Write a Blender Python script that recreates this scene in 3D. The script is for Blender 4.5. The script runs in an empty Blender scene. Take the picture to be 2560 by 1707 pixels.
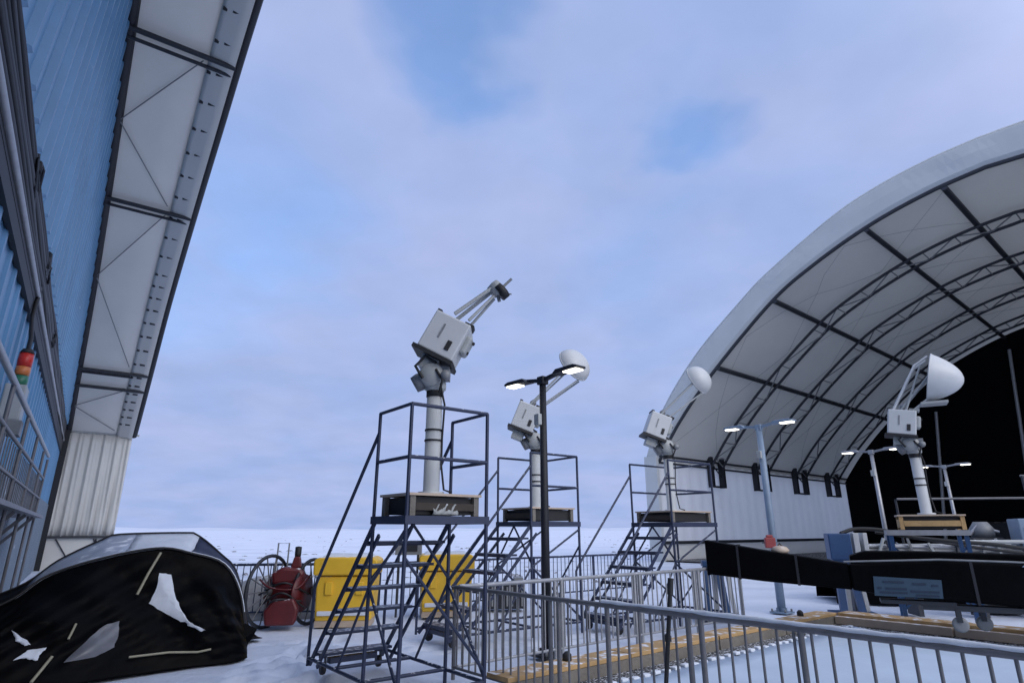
import bpy, bmesh, math, random
from mathutils import Vector, Matrix
random.seed(7)
SC = bpy.context.scene
COL = SC.collection
PI = math.pi
R = math.radians

# ------------------------------------------------------------------ camera
cam_d = bpy.data.cameras.new('camera')
cam = bpy.data.objects.new('camera', cam_d)
COL.objects.link(cam)
cam.location = (0, 0, 1.54)
cam.rotation_euler = (R(90 + 17.7), 0, 0)
cam_d.sensor_width = 36
cam_d.lens = 36 * 1476 / 2560
cam_d.clip_start = 0.05
cam_d.clip_end = 20000
SC.camera = cam

# ------------------------------------------------------------------ light
SUN_EL, SUN_AZ = 30.0, 142.0          # azimuth clockwise from +Y
SC.view_settings.view_transform = 'Standard'
SC.view_settings.look = 'None'
SC.view_settings.exposure = 0.22
SC.view_settings.gamma = 1.0
SC.view_settings.use_curve_mapping = False

world = bpy.data.worlds.new('World')
SC.world = world
world.use_nodes = True
wn, wl = world.node_tree.nodes, world.node_tree.links
wn.clear()
out = wn.new('ShaderNodeOutputWorld')
bg = wn.new('ShaderNodeBackground')
bg.inputs['Strength'].default_value = 0.10
sky = wn.new('ShaderNodeTexSky')
sky.sky_type = 'NISHITA'
sky.sun_disc = False
sky.sun_elevation = R(SUN_EL)
sky.sun_rotation = R(SUN_AZ)
sky.altitude = 0
sky.air_density = 1.0
sky.dust_density = 0.6
sky.ozone_density = 2.0
tc = wn.new('ShaderNodeTexCoord')
sep = wn.new('ShaderNodeSeparateXYZ')
wl.new(tc.outputs['Generated'], sep.inputs[0])

def wmath(op, a, b=None, clamp=False):
    n = wn.new('ShaderNodeMath'); n.operation = op; n.use_clamp = clamp
    for i, v in enumerate((a, b)):
        if v is None: continue
        if isinstance(v, (int, float)): n.inputs[i].default_value = v
        else: wl.new(v, n.inputs[i])
    return n.outputs[0]
zz = wmath('ADD', wmath('MAXIMUM', sep.outputs[2], 0.0), 0.22)
comb = wn.new('ShaderNodeCombineXYZ')
wl.new(wmath('DIVIDE', sep.outputs[0], zz), comb.inputs[0])
wl.new(wmath('DIVIDE', sep.outputs[1], zz), comb.inputs[1])
def wnoise(scale, detail, rough, dist, off):
    mp = wn.new('ShaderNodeMapping'); mp.inputs['Location'].default_value = off
    wl.new(comb.outputs[0], mp.inputs[0])
    n = wn.new('ShaderNodeTexNoise'); n.inputs['Scale'].default_value = scale
    n.inputs['Detail'].default_value = detail; n.inputs['Roughness'].default_value = rough
    n.inputs['Distortion'].default_value = dist
    wl.new(mp.outputs[0], n.inputs['Vector'])
    return n.outputs[0]
def wramp(v, a, b):
    n = wn.new('ShaderNodeMapRange'); n.interpolation_type = 'SMOOTHSTEP'
    n.inputs[1].default_value = a; n.inputs[2].default_value = b
    wl.new(v, n.inputs[0]); return n.outputs[0]
cover = wramp(wnoise(1.2, 3.0, 0.45, 0.1, (3.1, 1.7, 0)), 0.30, 0.56)     # broad stratus cover
fine = wramp(wnoise(2.4, 4.0, 0.5, 0.15, (0.4, 7.7, 0)), 0.25, 0.75)
# two real openings in the cloud deck, as directions on the sky dome
def hole(d, a, b):
    v = wn.new('ShaderNodeVectorMath'); v.operation = 'DOT_PRODUCT'
    dv = Vector(d).normalized()
    wl.new(tc.outputs['Generated'], v.inputs[0]); v.inputs[1].default_value = dv
    jig = wmath('MULTIPLY', wmath('SUBTRACT', fine, 0.5), 0.028)
    return wramp(wmath('ADD', v.outputs['Value'], jig), a, b)
h1 = hole((-0.040, 0.722, 0.691), 0.988, 1.004)
h2 = wmath('MULTIPLY', hole((0.205, 0.752, 0.626), 0.990, 1.003), 0.85)
h3 = hole((-0.345, 0.791, 0.505), 0.985, 1.006)
holes = wmath('ADD', wmath('MULTIPLY', wmath('MAXIMUM', h1, h2), 0.52), wmath('MULTIPLY', h3, 0.22))
low = wramp(sep.outputs[2], 0.30, 0.02)
cl = wmath('SUBTRACT', wmath('ADD', wmath('ADD', wmath('MULTIPLY', cover, 0.16), 0.83), wmath('MULTIPLY', low, 0.4)), holes, True)
mixc = wn.new('ShaderNodeMix'); mixc.data_type = 'RGBA'
wl.new(fine, mixc.inputs[0])
mixc.inputs[6].default_value = (3.05, 4.05, 6.85, 1)
mixc.inputs[7].default_value = (3.75, 4.45, 7.10, 1)
mixs = wn.new('ShaderNodeMix'); mixs.data_type = 'RGBA'
tint = wn.new('ShaderNodeVectorMath'); tint.operation = 'MULTIPLY'
wl.new(sky.outputs[0], tint.inputs[0]); tint.inputs[1].default_value = (0.62, 1.72, 2.45)
wl.new(cl, mixs.inputs[0]); wl.new(tint.outputs[0], mixs.inputs[6]); wl.new(mixc.outputs[2], mixs.inputs[7])
# brighter cloud round the veiled sun, added behind the camera for front light
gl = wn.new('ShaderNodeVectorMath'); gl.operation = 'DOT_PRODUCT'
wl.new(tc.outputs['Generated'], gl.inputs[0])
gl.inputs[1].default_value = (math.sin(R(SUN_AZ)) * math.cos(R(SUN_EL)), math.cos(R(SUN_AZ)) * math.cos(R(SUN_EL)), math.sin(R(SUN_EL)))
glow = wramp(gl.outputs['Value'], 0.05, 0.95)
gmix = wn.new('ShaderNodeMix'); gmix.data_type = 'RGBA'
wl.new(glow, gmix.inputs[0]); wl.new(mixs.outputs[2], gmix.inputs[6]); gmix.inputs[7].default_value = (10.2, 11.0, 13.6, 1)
tex = wmath('ADD', wmath('MULTIPLY', wmath('SUBTRACT', wnoise(5.5, 6.0, 0.55, 0.1, (9.1, 2.2, 0)), 0.5), 0.20), 1.0)
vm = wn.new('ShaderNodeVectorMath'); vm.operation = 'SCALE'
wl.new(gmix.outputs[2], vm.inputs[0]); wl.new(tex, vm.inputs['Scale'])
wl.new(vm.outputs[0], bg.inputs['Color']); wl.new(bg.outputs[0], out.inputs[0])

sun_d = bpy.data.lights.new('sun', 'SUN')
sun_d.energy = 1.0; sun_d.angle = R(35); sun_d.color = (1.0, 0.94, 0.87)
sun = bpy.data.objects.new('sun', sun_d); COL.objects.link(sun)
sa = R(SUN_AZ)
sv = Vector((math.sin(sa) * math.cos(R(SUN_EL)), math.cos(sa) * math.cos(R(SUN_EL)), math.sin(R(SUN_EL))))
sun.rotation_euler = sv.to_track_quat('Z', 'Y').to_euler()
sun.location = (30, -20, 40)

# ------------------------------------------------------------------ materials
def mat(name, col, rough=0.6, metal=0.0, var=0.12, scale=6.0, bump=0.0, bscale=30.0, frost=0.0, spec=0.5, transl=0.0):
    m = bpy.data.materials.new(name); m.use_nodes = True
    n, l = m.node_tree.nodes, m.node_tree.links
    b = n['Principled BSDF']
    b.inputs['Roughness'].default_value = rough; b.inputs['Metallic'].default_value = metal
    b.inputs['Specular IOR Level'].default_value = spec
    co = n.new('ShaderNodeTexCoord')
    no = n.new('ShaderNodeTexNoise'); no.inputs['Scale'].default_value = scale
    no.inputs['Detail'].default_value = 6; no.inputs['Roughness'].default_value = 0.6
    l.new(co.outputs['Object'], no.inputs['Vector'])
    mx = n.new('ShaderNodeMix'); mx.data_type = 'RGBA'
    l.new(no.outputs[0], mx.inputs[0])
    mx.inputs[6].default_value = tuple(max(0, c * (1 - var * 2)) for c in col) + (1,)
    mx.inputs[7].default_value = tuple(min(1, c * (1 + var * 2)) for c in col) + (1,)
    src = mx.outputs[2]
    if frost > 0:                                   # snow dust clinging in patches
        n2 = n.new('ShaderNodeTexNoise'); n2.inputs['Scale'].default_value = scale * 2.3; n2.inputs['Detail'].default_value = 8
        l.new(co.outputs['Object'], n2.inputs['Vector'])
        geo = n.new('ShaderNodeNewGeometry'); sp = n.new('ShaderNodeSeparateXYZ'); l.new(geo.outputs['Normal'], sp.inputs[0])
        ad = n.new('ShaderNodeMath'); ad.operation = 'MULTIPLY_ADD'
        l.new(sp.outputs[2], ad.inputs[0]); ad.inputs[1].default_value = 0.22; l.new(n2.outputs[0], ad.inputs[2])
        mr = n.new('ShaderNodeMapRange'); mr.inputs[1].default_value = 0.78 - frost * 0.4; mr.inputs[2].default_value = 0.9 - frost * 0.3
        l.new(ad.outputs[0], mr.inputs[0])
        m2 = n.new('ShaderNodeMix'); m2.data_type = 'RGBA'; l.new(mr.outputs[0], m2.inputs[0]); l.new(src, m2.inputs[6])
        m2.inputs[7].default_value = (0.72, 0.75, 0.8, 1); src = m2.outputs[2]
    l.new(src, b.inputs['Base Color'])
    if bump > 0:
        nb = n.new('ShaderNodeTexNoise'); nb.inputs['Scale'].default_value = bscale; nb.inputs['Detail'].default_value = 5
        l.new(co.outputs['Object'], nb.inputs['Vector'])
        bp = n.new('ShaderNodeBump'); bp.inputs['Strength'].default_value = bump; bp.inputs['Distance'].default_value = 0.03
        l.new(nb.outputs[0], bp.inputs['Height']); l.new(bp.outputs[0], b.inputs['Normal'])
    if transl > 0:
        tr = n.new('ShaderNodeBsdfTranslucent'); l.new(src, tr.inputs['Color'])
        ms = n.new('ShaderNodeMixShader'); ms.inputs[0].default_value = transl
        o = n['Material Output']
        l.new(b.outputs[0], ms.inputs[1]); l.new(tr.outputs[0], ms.inputs[2]); l.new(ms.outputs[0], o.inputs['Surface'])
    return m

def emit(name, col, strength):
    m = bpy.data.materials.new(name); m.use_nodes = True
    b = m.node_tree.nodes['Principled BSDF']
    b.inputs['Base Color'].default_value = col + (1,)
    b.inputs['Emission Color'].default_value = col + (1,); b.inputs['Emission Strength'].default_value = strength
    return m

M = {}
M['snow'] = mat('snow', (0.65, 0.70, 0.80), 0.7, var=0.035, scale=0.6, bump=0.5, bscale=9, spec=0.3)
sn = M['snow'].node_tree; b_ = sn.nodes['Principled BSDF']; src_ = b_.inputs['Base Color'].links[0].from_socket
c_ = sn.nodes.new('ShaderNodeTexCoord'); mp_ = sn.nodes.new('ShaderNodeMapping'); mp_.inputs['Scale'].default_value = (0.16, 0.5, 1); mp_.inputs['Rotation'].default_value = (0, 0, R(20))
sn.links.new(c_.outputs['Object'], mp_.inputs[0])
n_ = sn.nodes.new('ShaderNodeTexNoise'); n_.inputs['Scale'].default_value = 1.0; n_.inputs['Detail'].default_value = 9; n_.inputs['Roughness'].default_value = 0.62
sn.links.new(mp_.outputs[0], n_.inputs['Vector'])
r_ = sn.nodes.new('ShaderNodeMapRange'); r_.inputs[1].default_value = 0.46; r_.inputs[2].default_value = 0.66; r_.inputs[4].default_value = 0.6
sn.links.new(n_.outputs[0], r_.inputs[0])
x_ = sn.nodes.new('ShaderNodeMix'); x_.data_type = 'RGBA'; sn.links.new(r_.outputs[0], x_.inputs[0]); sn.links.new(src_, x_.inputs[6])
x_.inputs[7].default_value = (0.42, 0.47, 0.58, 1); sn.links.new(x_.outputs[2], b_.inputs['Base Color'])
M['fabric'] = mat('white_fabric', (0.78, 0.765, 0.72), 0.55, var=0.04, scale=0.5, bump=0.12, bscale=1.5, transl=0.30)
M['wallfab'] = mat('wall_fabric', (0.84, 0.83, 0.80), 0.55, var=0.05, scale=0.4, transl=0.45)
M['fabric_out'] = mat('outer_fabric', (0.66, 0.69, 0.70), 0.5, var=0.05, scale=0.7, bump=0.3, bscale=1.2, transl=0.40)
M['fabric_in'] = mat('hangar_lining', (0.70, 0.68, 0.63), 0.6, var=0.06, scale=0.35, bump=0.2, bscale=1.3, transl=0.38)
M['blue'] = mat('blue_cladding', (0.105, 0.245, 0.41), 0.38, var=0.16, scale=0.5, frost=0.08)
M['greyclad'] = mat('grey_cladding', (0.17, 0.215, 0.27), 0.5, var=0.12, scale=1.5, frost=0.26)
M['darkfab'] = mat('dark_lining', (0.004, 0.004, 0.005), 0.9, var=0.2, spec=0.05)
M['steel'] = mat('dark_steel', (0.033, 0.037, 0.046), 0.5, 0.3, var=0.15)
M['navy'] = mat('navy_paint', (0.020, 0.030, 0.068), 0.45, var=0.15, frost=0.10, scale=9)
M['trim'] = mat('dark_trim', (0.009, 0.010, 0.016), 0.6, var=0.15)
M['galv'] = mat('galvanised', (0.33, 0.34, 0.36), 0.42, 0.45, var=0.15, scale=8, frost=0.10)
M['galvd'] = mat('weathered_galvanised', (0.15, 0.15, 0.16), 0.5, 0.3, var=0.2, scale=8)
M['bluegrey'] = mat('blue_grey_paint', (0.20, 0.27, 0.36), 0.45, var=0.1)
M['white'] = mat('white_paint', (0.50, 0.52, 0.53), 0.4, var=0.06, scale=5)
M['offwhite'] = mat('off_white_paint', (0.34, 0.36, 0.36), 0.45, var=0.10, scale=5, frost=0.08)
M['grey'] = mat('mid_grey', (0.20, 0.21, 0.22), 0.5, 0.1, var=0.15)
M['black'] = mat('black_rubber', (0.012, 0.012, 0.014), 0.6, var=0.2)
M['tarp'] = mat('black_tarp', (0.0020, 0.0020, 0.0026), 0.45, var=0.3, scale=2, bump=0.35, bscale=5, spec=0.05)
M['tarpnavy'] = mat('navy_tarp', (0.012, 0.017, 0.045), 0.6, var=0.2, scale=3, bump=0.3, bscale=5, spec=0.3)
M['frosted'] = mat('frosted_tarp', (0.33, 0.37, 0.45), 0.7, var=0.18, scale=2.5, frost=0.12)
M['snowpatch'] = mat('settled_snow', (0.62, 0.66, 0.72), 0.75, var=0.08, scale=5, bump=0.3, bscale=12)
M['window'] = mat('cloudy_vinyl', (0.13, 0.135, 0.155), 0.35, var=0.35, scale=2.2)
M['pole'] = mat('tan_fibreglass', (0.30, 0.28, 0.20), 0.5)
M['yellow'] = mat('yellow_plastic', (0.74, 0.45, 0.03), 0.5, var=0.10, scale=3, frost=0.10)
M['red'] = mat('red_paint', (0.10, 0.009, 0.012), 0.45, var=0.25, scale=6, frost=0.02)
M['redv'] = mat('bright_red', (0.30, 0.05, 0.05), 0.5)
M['wood'] = mat('fresh_timber', (0.42, 0.27, 0.12), 0.7, var=0.22, scale=3.5, bump=0.3, bscale=20, frost=0.12)
M['woodgrey'] = mat('grey_timber', (0.17, 0.155, 0.135), 0.8, var=0.25, scale=3.5, bump=0.4, bscale=20, frost=0.05)
M['wooddark'] = mat('dark_timber', (0.045, 0.035, 0.028), 0.8, var=0.25, scale=4)
M['tan'] = mat('tan_board', (0.46, 0.37, 0.29), 0.7, var=0.15, scale=3, frost=0.2)
M['signblue'] = mat('blue_sign', (0.028, 0.06, 0.095), 0.5, var=0.12)
M['ink'] = mat('dark_ink', (0.012, 0.025, 0.055), 0.6)
M['deepblue'] = mat('deep_blue_paint', (0.018, 0.06, 0.16), 0.45, var=0.15, scale=4)
M['tarpblue'] = mat('pale_blue_sheet', (0.48, 0.57, 0.68), 0.6, var=0.08, scale=1.2, bump=0.4, bscale=3)
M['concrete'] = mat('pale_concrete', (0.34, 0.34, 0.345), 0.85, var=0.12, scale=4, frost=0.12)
M['pit'] = mat('dark_ground', (0.035, 0.034, 0.033), 0.9, var=0.5, scale=18, bump=0.8, bscale=30, frost=0.12)
M['rock'] = mat('frozen_grass', (0.13, 0.13, 0.16), 0.9, var=0.3, scale=10, frost=0.2)
M['led'] = emit('led_cool', (1.0, 0.93, 0.80), 5.0)
M['redlens'] = mat('red_lens', (0.55, 0.03, 0.02), 0.3, var=0.2)
M['amberlens'] = mat('amber_lens', (0.60, 0.18, 0.05), 0.3, var=0.2)
M['greenlens'] = mat('green_lens', (0.03, 0.16, 0.09), 0.3, var=0.2)

# ------------------------------------------------------------------ mesh builder
class MB:
    def __init__(s): s.v = []; s.f = []; s.sm = []
    def add(s, vs, fs, smooth=False):
        o = len(s.v); s.v += [tuple(v) for v in vs]
        for f in fs: s.f.append(tuple(i + o for i in f)); s.sm.append(smooth)
        return s
    def box(s, c, size, rz=0.0, rot=None):
        hx, hy, hz = size[0] / 2, size[1] / 2, size[2] / 2
        m = rot if rot is not None else Matrix.Rotation(rz, 3, 'Z')
        c = Vector(c)
        vs = [c + m @ Vector((x * hx, y * hy, z * hz)) for x in (-1, 1) for y in (-1, 1) for z in (-1, 1)]
        s.add(vs, [(0, 1, 3, 2), (4, 6, 7, 5), (0, 4, 5, 1), (2, 3, 7, 6), (0, 2, 6, 4), (1, 5, 7, 3)]); return s
    def bar(s, a, b, w, h, up=(0, 0, 1)):
        a, b = Vector(a), Vector(b); d = b - a; L = d.length; d.normalize()
        u = Vector(up); x = d.cross(u)
        if x.length < 1e-4: x = d.cross(Vector((1, 0, 0)))
        x.normalize(); y = x.cross(d); y.normalize()
        m = Matrix((d, x, y)).transposed()
        return s.box((a + b) / 2, (L, w, h), rot=m)
    def tube(s, pts, r, seg=8, caps=True, closed=False):
        pts = [Vector(p) for p in pts]; n = len(pts); rings = []
        rr = r if isinstance(r, (list, tuple)) else [r] * n
        prev = None
        for i, p in enumerate(pts):
            if closed: t = pts[(i + 1) % n] - pts[i - 1]
            else: t = pts[min(i + 1, n - 1)] - pts[max(i - 1, 0)]
            t.normalize()
            if prev is None:
                x = t.cross(Vector((0, 0, 1)))
                if x.length < 1e-3: x = Vector((1, 0, 0))
            else: x = prev - t * prev.dot(t)
            x.normalize(); prev = x; y = t.cross(x)
            rings.append([p + x * rr[i] * math.cos(2 * PI * k / seg) + y * rr[i] * math.sin(2 * PI * k / seg) for k in range(seg)])
        vs = [v for ring in rings for v in ring]; fs = []
        for i in range(n if closed else n - 1):
            j = (i + 1) % n
            for k in range(seg):
                k2 = (k + 1) % seg
                fs.append((i * seg + k, i * seg + k2, j * seg + k2, j * seg + k))
        s.add(vs, fs, True)
        if caps and not closed:
            s.add(rings[0], [tuple(range(seg))[::-1]]); s.add(rings[-1], [tuple(range(seg))])
        return s
    def lathe(s, prof, seg=20, m=None, smooth=True):
        m = m or Matrix.Identity(4); vs = []
        for r, z in prof:
            for k in range(seg):
                a = 2 * PI * k / seg; vs.append(m @ Vector((r * math.cos(a), r * math.sin(a), z)))
        fs = []
        for i in range(len(prof) - 1):
            for k in range(seg):
                k2 = (k + 1) % seg
                fs.append((i * seg + k, i * seg + k2, (i + 1) * seg + k2, (i + 1) * seg + k))
        return s.add(vs, fs, smooth)
    def prism(s, poly, a, b):      # poly in 2D (x,z); extruded y from a to b
        n = len(poly)
        vs = [(x, a, z) for x, z in poly] + [(x, b, z) for x, z in poly]
        fs = [tuple(range(n)), tuple(range(n, 2 * n))[::-1]] + [((i + 1) % n, i, n + i, n + (i + 1) % n) for i in range(n)]
        return s.add(vs, fs)
    def grid(s, rows, smooth=True):
        n = len(rows[0]); vs = [p for r in rows for p in r]; fs = []
        for i in range(len(rows) - 1):
            for k in range(n - 1):
                fs.append((i * n + k, i * n + k + 1, (i + 1) * n + k + 1, (i + 1) * n + k))
        return s.add(vs, fs, smooth)
    def build(s, name, m, parent=None, bev=0.0, thick=0.0, label=None):
        me = bpy.data.meshes.new(name); me.from_pydata(s.v, [], s.f)
        me.polygons.foreach_set('use_smooth', s.sm); me.update()
        bm = bmesh.new(); bm.from_mesh(me); bmesh.ops.recalc_face_normals(bm, faces=bm.faces); bm.to_mesh(me); bm.free()
        o = bpy.data.objects.new(name, me); COL.objects.link(o); me.materials.append(M[m] if isinstance(m, str) else m)
        if parent: o.parent = parent
        if thick:
            md = o.modifiers.new('solid', 'SOLIDIFY'); md.thickness = thick; md.offset = 0
        if bev:
            md = o.modifiers.new('bevel', 'BEVEL'); md.width = bev; md.segments = 2; md.limit_method = 'ANGLE'
        if label: o['label'] = label
        return o

def thing(name, label, cat, loc=(0, 0, 0), rz=0.0, group=None):
    o = bpy.data.objects.new(name, None); COL.objects.link(o)
    o.empty_display_size = 0.2
    o.location = loc; o.rotation_euler = (0, 0, rz); o['label'] = label; o['category'] = cat
    if group: o['group'] = group
    return o
def tag(o, label, cat, group=None):
    o['label'] = label; o['category'] = cat
    if group: o['group'] = group
    return o
def struct(o): o['kind'] = 'structure'; return o
def copy_thing(root, loc, rz, label, group=None):
    r = root.copy(); COL.objects.link(r); r.location = loc; r.rotation_euler = (0, 0, rz); r['label'] = label
    if group: r['group'] = group
    def rec(src, dst):
        for ch in list(src.children):
            c = ch.copy(); COL.objects.link(c); c.parent = dst; rec(ch, c)
    rec(root, r)
    return r
def spline(pts, n):
    P = [Vector(p) for p in pts]; P = [2 * P[0] - P[1]] + P + [2 * P[-1] - P[-2]]
    out = []; m = len(P) - 3
    for i in range(n):
        t = i / (n - 1) * m; k = min(int(t), m - 1); u = t - k
        a, b, c, d = P[k], P[k + 1], P[k + 2], P[k + 3]
        out.append(0.5 * ((2 * b) + (c - a) * u + (2 * a - 5 * b + 4 * c - d) * u * u + (3 * b - a - 3 * c + d) * u ** 3))
    return out
def poly_resample(pts, n):
    P = [Vector(p) for p in pts]; L = [0]
    for a, b in zip(P, P[1:]): L.append(L[-1] + (b - a).length)
    o = []; k = 0
    for i in range(n):
        s_ = L[-1] * i / (n - 1)
        while k < len(L) - 2 and L[k + 1] < s_: k += 1
        u = (s_ - L[k]) / max(1e-6, L[k + 1] - L[k]); o.append(P[k].lerp(P[k + 1], min(1, u)))
    return o
def axes(az):
    a = R(az); d = Vector((math.sin(a), math.cos(a), 0)); n = Vector((-math.cos(a), math.sin(a), 0)); return d, n

# ------------------------------------------------------------------ ground
def hn(x, y):
    return (math.sin(x * 0.9 + 1.3 * math.sin(y * 0.7)) * math.cos(y * 1.1 + 0.8 * math.sin(x * 0.5)) * 0.5
            + math.sin(x * 2.7 + y * 1.9) * math.sin(y * 3.1 - x * 1.3) * 0.3 + math.sin(x * 6.1 - y * 5.3) * math.cos(y * 7.7 + x * 2) * 0.2)
cs = []
x = 0.0; st = 0.16
while x < 6000:
    cs.append(x); x += st; st = max(0.085, (x - 5) * 0.045) if x > 6 else 0.085
cs = sorted(set([-c for c in cs] + cs))
FOOT = []
for (ax_, ay_, bx_, by_) in ((-2.9, 4.5, -2.6, 10.6), (-2.2, 9.2, -4.3, 9.6), (-3.2, 5.2, -1.9, 8.6), (-1.6, 5.0, -3.0, 9.8), (-2.9, 8.0, -0.4, 9.2), (0.2, 8.9, 3.6, 13.0), (-3.1, 7.0, -2.7, 10.2), (-2.5, 6.2, -2.2, 7.4), (-3.3, 8.0, -2.0, 8.9), (-1.9, 9.0, 0.2, 9.4)):
    L_ = math.hypot(bx_ - ax_, by_ - ay_); n_ = int(L_ / .34)
    for k in range(n_):
        u_ = (k + .5) / n_; sd = .11 * (1 if k % 2 else -1)
        FOOT.append((ax_ + (bx_ - ax_) * u_ - (by_ - ay_) / L_ * sd + random.uniform(-.05, .05), ay_ + (by_ - ay_) * u_ + (bx_ - ax_) / L_ * sd + random.uniform(-.05, .05), (bx_ - ax_) / L_, (by_ - ay_) / L_))
def foot(x, y):
    h = 0.0
    for fx, fy, tx, ty in FOOT:
        dx, dy = x - fx, y - fy
        if abs(dx) < .35 and abs(dy) < .35:
            q = ((dx * tx + dy * ty) / .19) ** 2 + ((dx * ty - dy * tx) / .10) ** 2
            h += -.07 * math.exp(-q) + .025 * math.exp(-((math.sqrt(q) - 1.5) / .4) ** 2)
    return h
rows = []
for yy in cs:
    row = []
    for xx in cs:
        dd = math.hypot(xx, yy - 4)
        h = hn(xx, yy) * 0.022 * min(1, 14 / (dd + 1)) + (hn(xx * .06, yy * .06)) * min(0.10, dd * 0.0015) - 0.03
        if -6 < xx < 5 and -2 < yy < 9: h += foot(xx, yy + 5) + .012 * hn(xx * 2.7 + 5, yy * 2.9)
        row.append((xx, yy + 5, h))
    rows.append(row)
struct(MB().grid(rows).build('snow_ground', 'snow'))

# tufts of frozen grass sticking out of the far snow : nobody could count them
tb = MB()
for i in range(380):
    yy = 20 + 150 * random.random() ** 1.6
    xx = random.uniform(-0.62, 0.32) * yy
    w = random.uniform(0.06, 0.32); h = random.uniform(0.02, 0.10)
    n = 6; c = Vector((xx, yy, -0.06)); ring = []
    for k in range(n):
        a = 2 * PI * k / n; ring.append(c + Vector((math.cos(a) * w * random.uniform(.7, 1.2), math.sin(a) * w * .6, 0.02)))
    top = [c + (p - c) * 0.5 + Vector((0, 0, h * random.uniform(.6, 1.2))) for p in ring]
    tb.add(ring + top, [(k, (k + 1) % n, n + (k + 1) % n, n + k) for k in range(n)] + [tuple(range(n, 2 * n))], True)
o = tb.build('frozen_grass', 'rock'); o['kind'] = 'stuff'; o['label'] = 'dark frozen grass tufts scattered over the far snow'; o['category'] = 'grass'
# low far shore along the horizon
sb = MB(); top = []; bot = []
for i in range(161):
    xx = -3200 + 40 * i
    h = 5 + 5 * (0.5 + 0.5 * math.sin(xx * 0.004 + 1)) + 2 * math.sin(xx * 0.017)
    bot.append((xx, 1900, -1)); top.append((xx, 2100, h))
back = [(p[0], 2700, -1) for p in top]
sb.grid([bot, top, back])
struct(sb.build('far_shore_terrain', mat('far_snow_hills', (0.55, 0.60, 0.70), 0.9, var=0.06, scale=0.01)))

# ------------------------------------------------------------------ hangar 1 (left, seen from under its front edge)
d1, n1 = axes(55)
HD, HT = 1.30, 32.05           # front plane offset and far leg
DB = -1.20                     # blue end wall
o1 = d1 * HD + n1 * HT
hang1 = thing('fabric_hangar', 'white fabric arch hangar at left with blue ribbed end wall under its overhang', 'hangar', o1 + Vector((0, 0, -.21)), R(90 - 55))
def L1(d, t, z): return (d - HD, t - HT, z)
P1 = [(0.0, 5.84), (1.2, 6.55), (3.3, 7.9), (6.7, 10.1), (11.5, 11.9), (15.2, 13.0), (17.6, 13.75), (20.0, 14.3)]
C1 = 20.0
prof = [(v.x, v.y) for v in spline([(a, b, 0) for a, b in P1], 60)]
prof_all = prof + [(2 * C1 - a, b) for a, b in prof[::-1][1:]]
def skin(f, pr, d0, d1_, T, nd=6):
    return [[f(d0 + (d1_ - d0) * j / nd, T - a, b) for a, b in pr] for j in range(nd + 1)]
mb = MB().grid(skin(L1, prof_all, DB - 6, HD, HT)); mb.build('roof', 'fabric', hang1, thick=0.03)
# front edge trim : keder rail round the arch
mb = MB()
mb.tube([L1(HD + 0.04, HT - a, b) for a, b in prof_all], 0.13, 8)
mb.build('front_trim', 'trim', hang1)
# lower side wall of ribbed panels, inside face toward the viewer
rows = []
for k in range(9):
    z = 1.50 + (5.84 - 1.50) * k / 8; row = []; op = 1 - .55 * k / 8
    for i in range(121):
        d = (DB - 0.4) + (HD - DB + 0.4) * i / 120
        off = op * (.07 * math.sin(d * 15 + .5 * math.sin(z)) + .05 * math.sin(d * 27 + 1 + .3 * z) + .03 * math.sin(d * 41 + z))
        row.append(L1(d, HT + 0.0 + off, z))
    rows.append(row)
MB().grid(rows).build('side_curtain', 'fabric', hang1, thick=0.01)
MB().box(L1((DB + HD) / 2, HT + .05, 0.75), (HD - DB + .6, 0.04, 1.44)).build('wall_skirt', 'fabric', hang1)
MB().box(L1((DB + HD) / 2, HT - 0.06, 1.47), (HD - DB + .6, 0.12, 0.10)).build('girt', 'steel', hang1)
MB().box(L1((DB + HD) / 2 , HT - 0.05, 0.10), (HD - DB + .6, 0.14, 0.14)).build('sill', 'steel', hang1)
MB().box(L1((DB + HD) / 2, HT - 0.04, 5.86), (HD - DB + .5, 0.10, 0.08)).build('eave_strip', 'offwhite', hang1)
for (a, b) in (((DB + .5, 1.40), (DB + 1.3, 0.2)), ((HD - .6, 1.40), (HD - .6, 0.2)), ((HD - .7, 1.40), (HD - .1, 0.2))):
    MB().tube([L1(a[0], HT - .05, a[1]), L1(b[0], HT - .05, b[1])], 0.03, 6).build('brace', 'steel', hang1)
# purlins between end wall and front edge, double tubes
def p1(dt):
    for (a, b), (c, e) in zip(prof, prof[1:]):
        if a <= dt <= c: return b + (e - b) * (dt - a) / (c - a + 1e-9)
    return prof[-1][1]
for dt, dbl in ((17.3, True), (11.4, True), (3.55, True), (2.75, False)):
    z = p1(dt) - 0.18
    mb = MB().tube([L1(DB + .05, HT - dt + .0, z), L1(HD, HT - dt, z)], 0.07, 8)
    if dbl: mb.tube([L1(DB + .05, HT - dt + .28, z - .06), L1(HD, HT - dt + .28, z - .06)], 0.05, 8)
    mb.build('purlin', 'steel', hang1)
for (da, db, dc) in ((17.1, 14.4, 11.6), (11.2, 7.6, 3.8), (2.6, 1.6, 0.4)):
    for e in (da, dc):
        MB().tube([L1(DB + .15, HT - db, p1(db) - .10), L1(HD - .75, HT - e, p1(e) - .10)], 0.018, 6).build('tie_cable', 'grey', hang1)
k = 0; dt = 0.8
cl = MB()
while dt < 19.5:
    z = p1(dt) - 0.06
    MB().tube([L1(HD - .62, HT - dt, z - .02), L1(HD - .52, HT - dt, z - .02)], 0.055, 6).tube([L1(HD - .40, HT - dt - .05, z - .03), L1(HD - .22, HT - dt - .05, z - .03)], 0.05, 6).build('lacing_clip', 'black', hang1)
    dt += 0.42 if dt < 3 else (0.62 if dt < 8 else 0.95)
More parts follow.
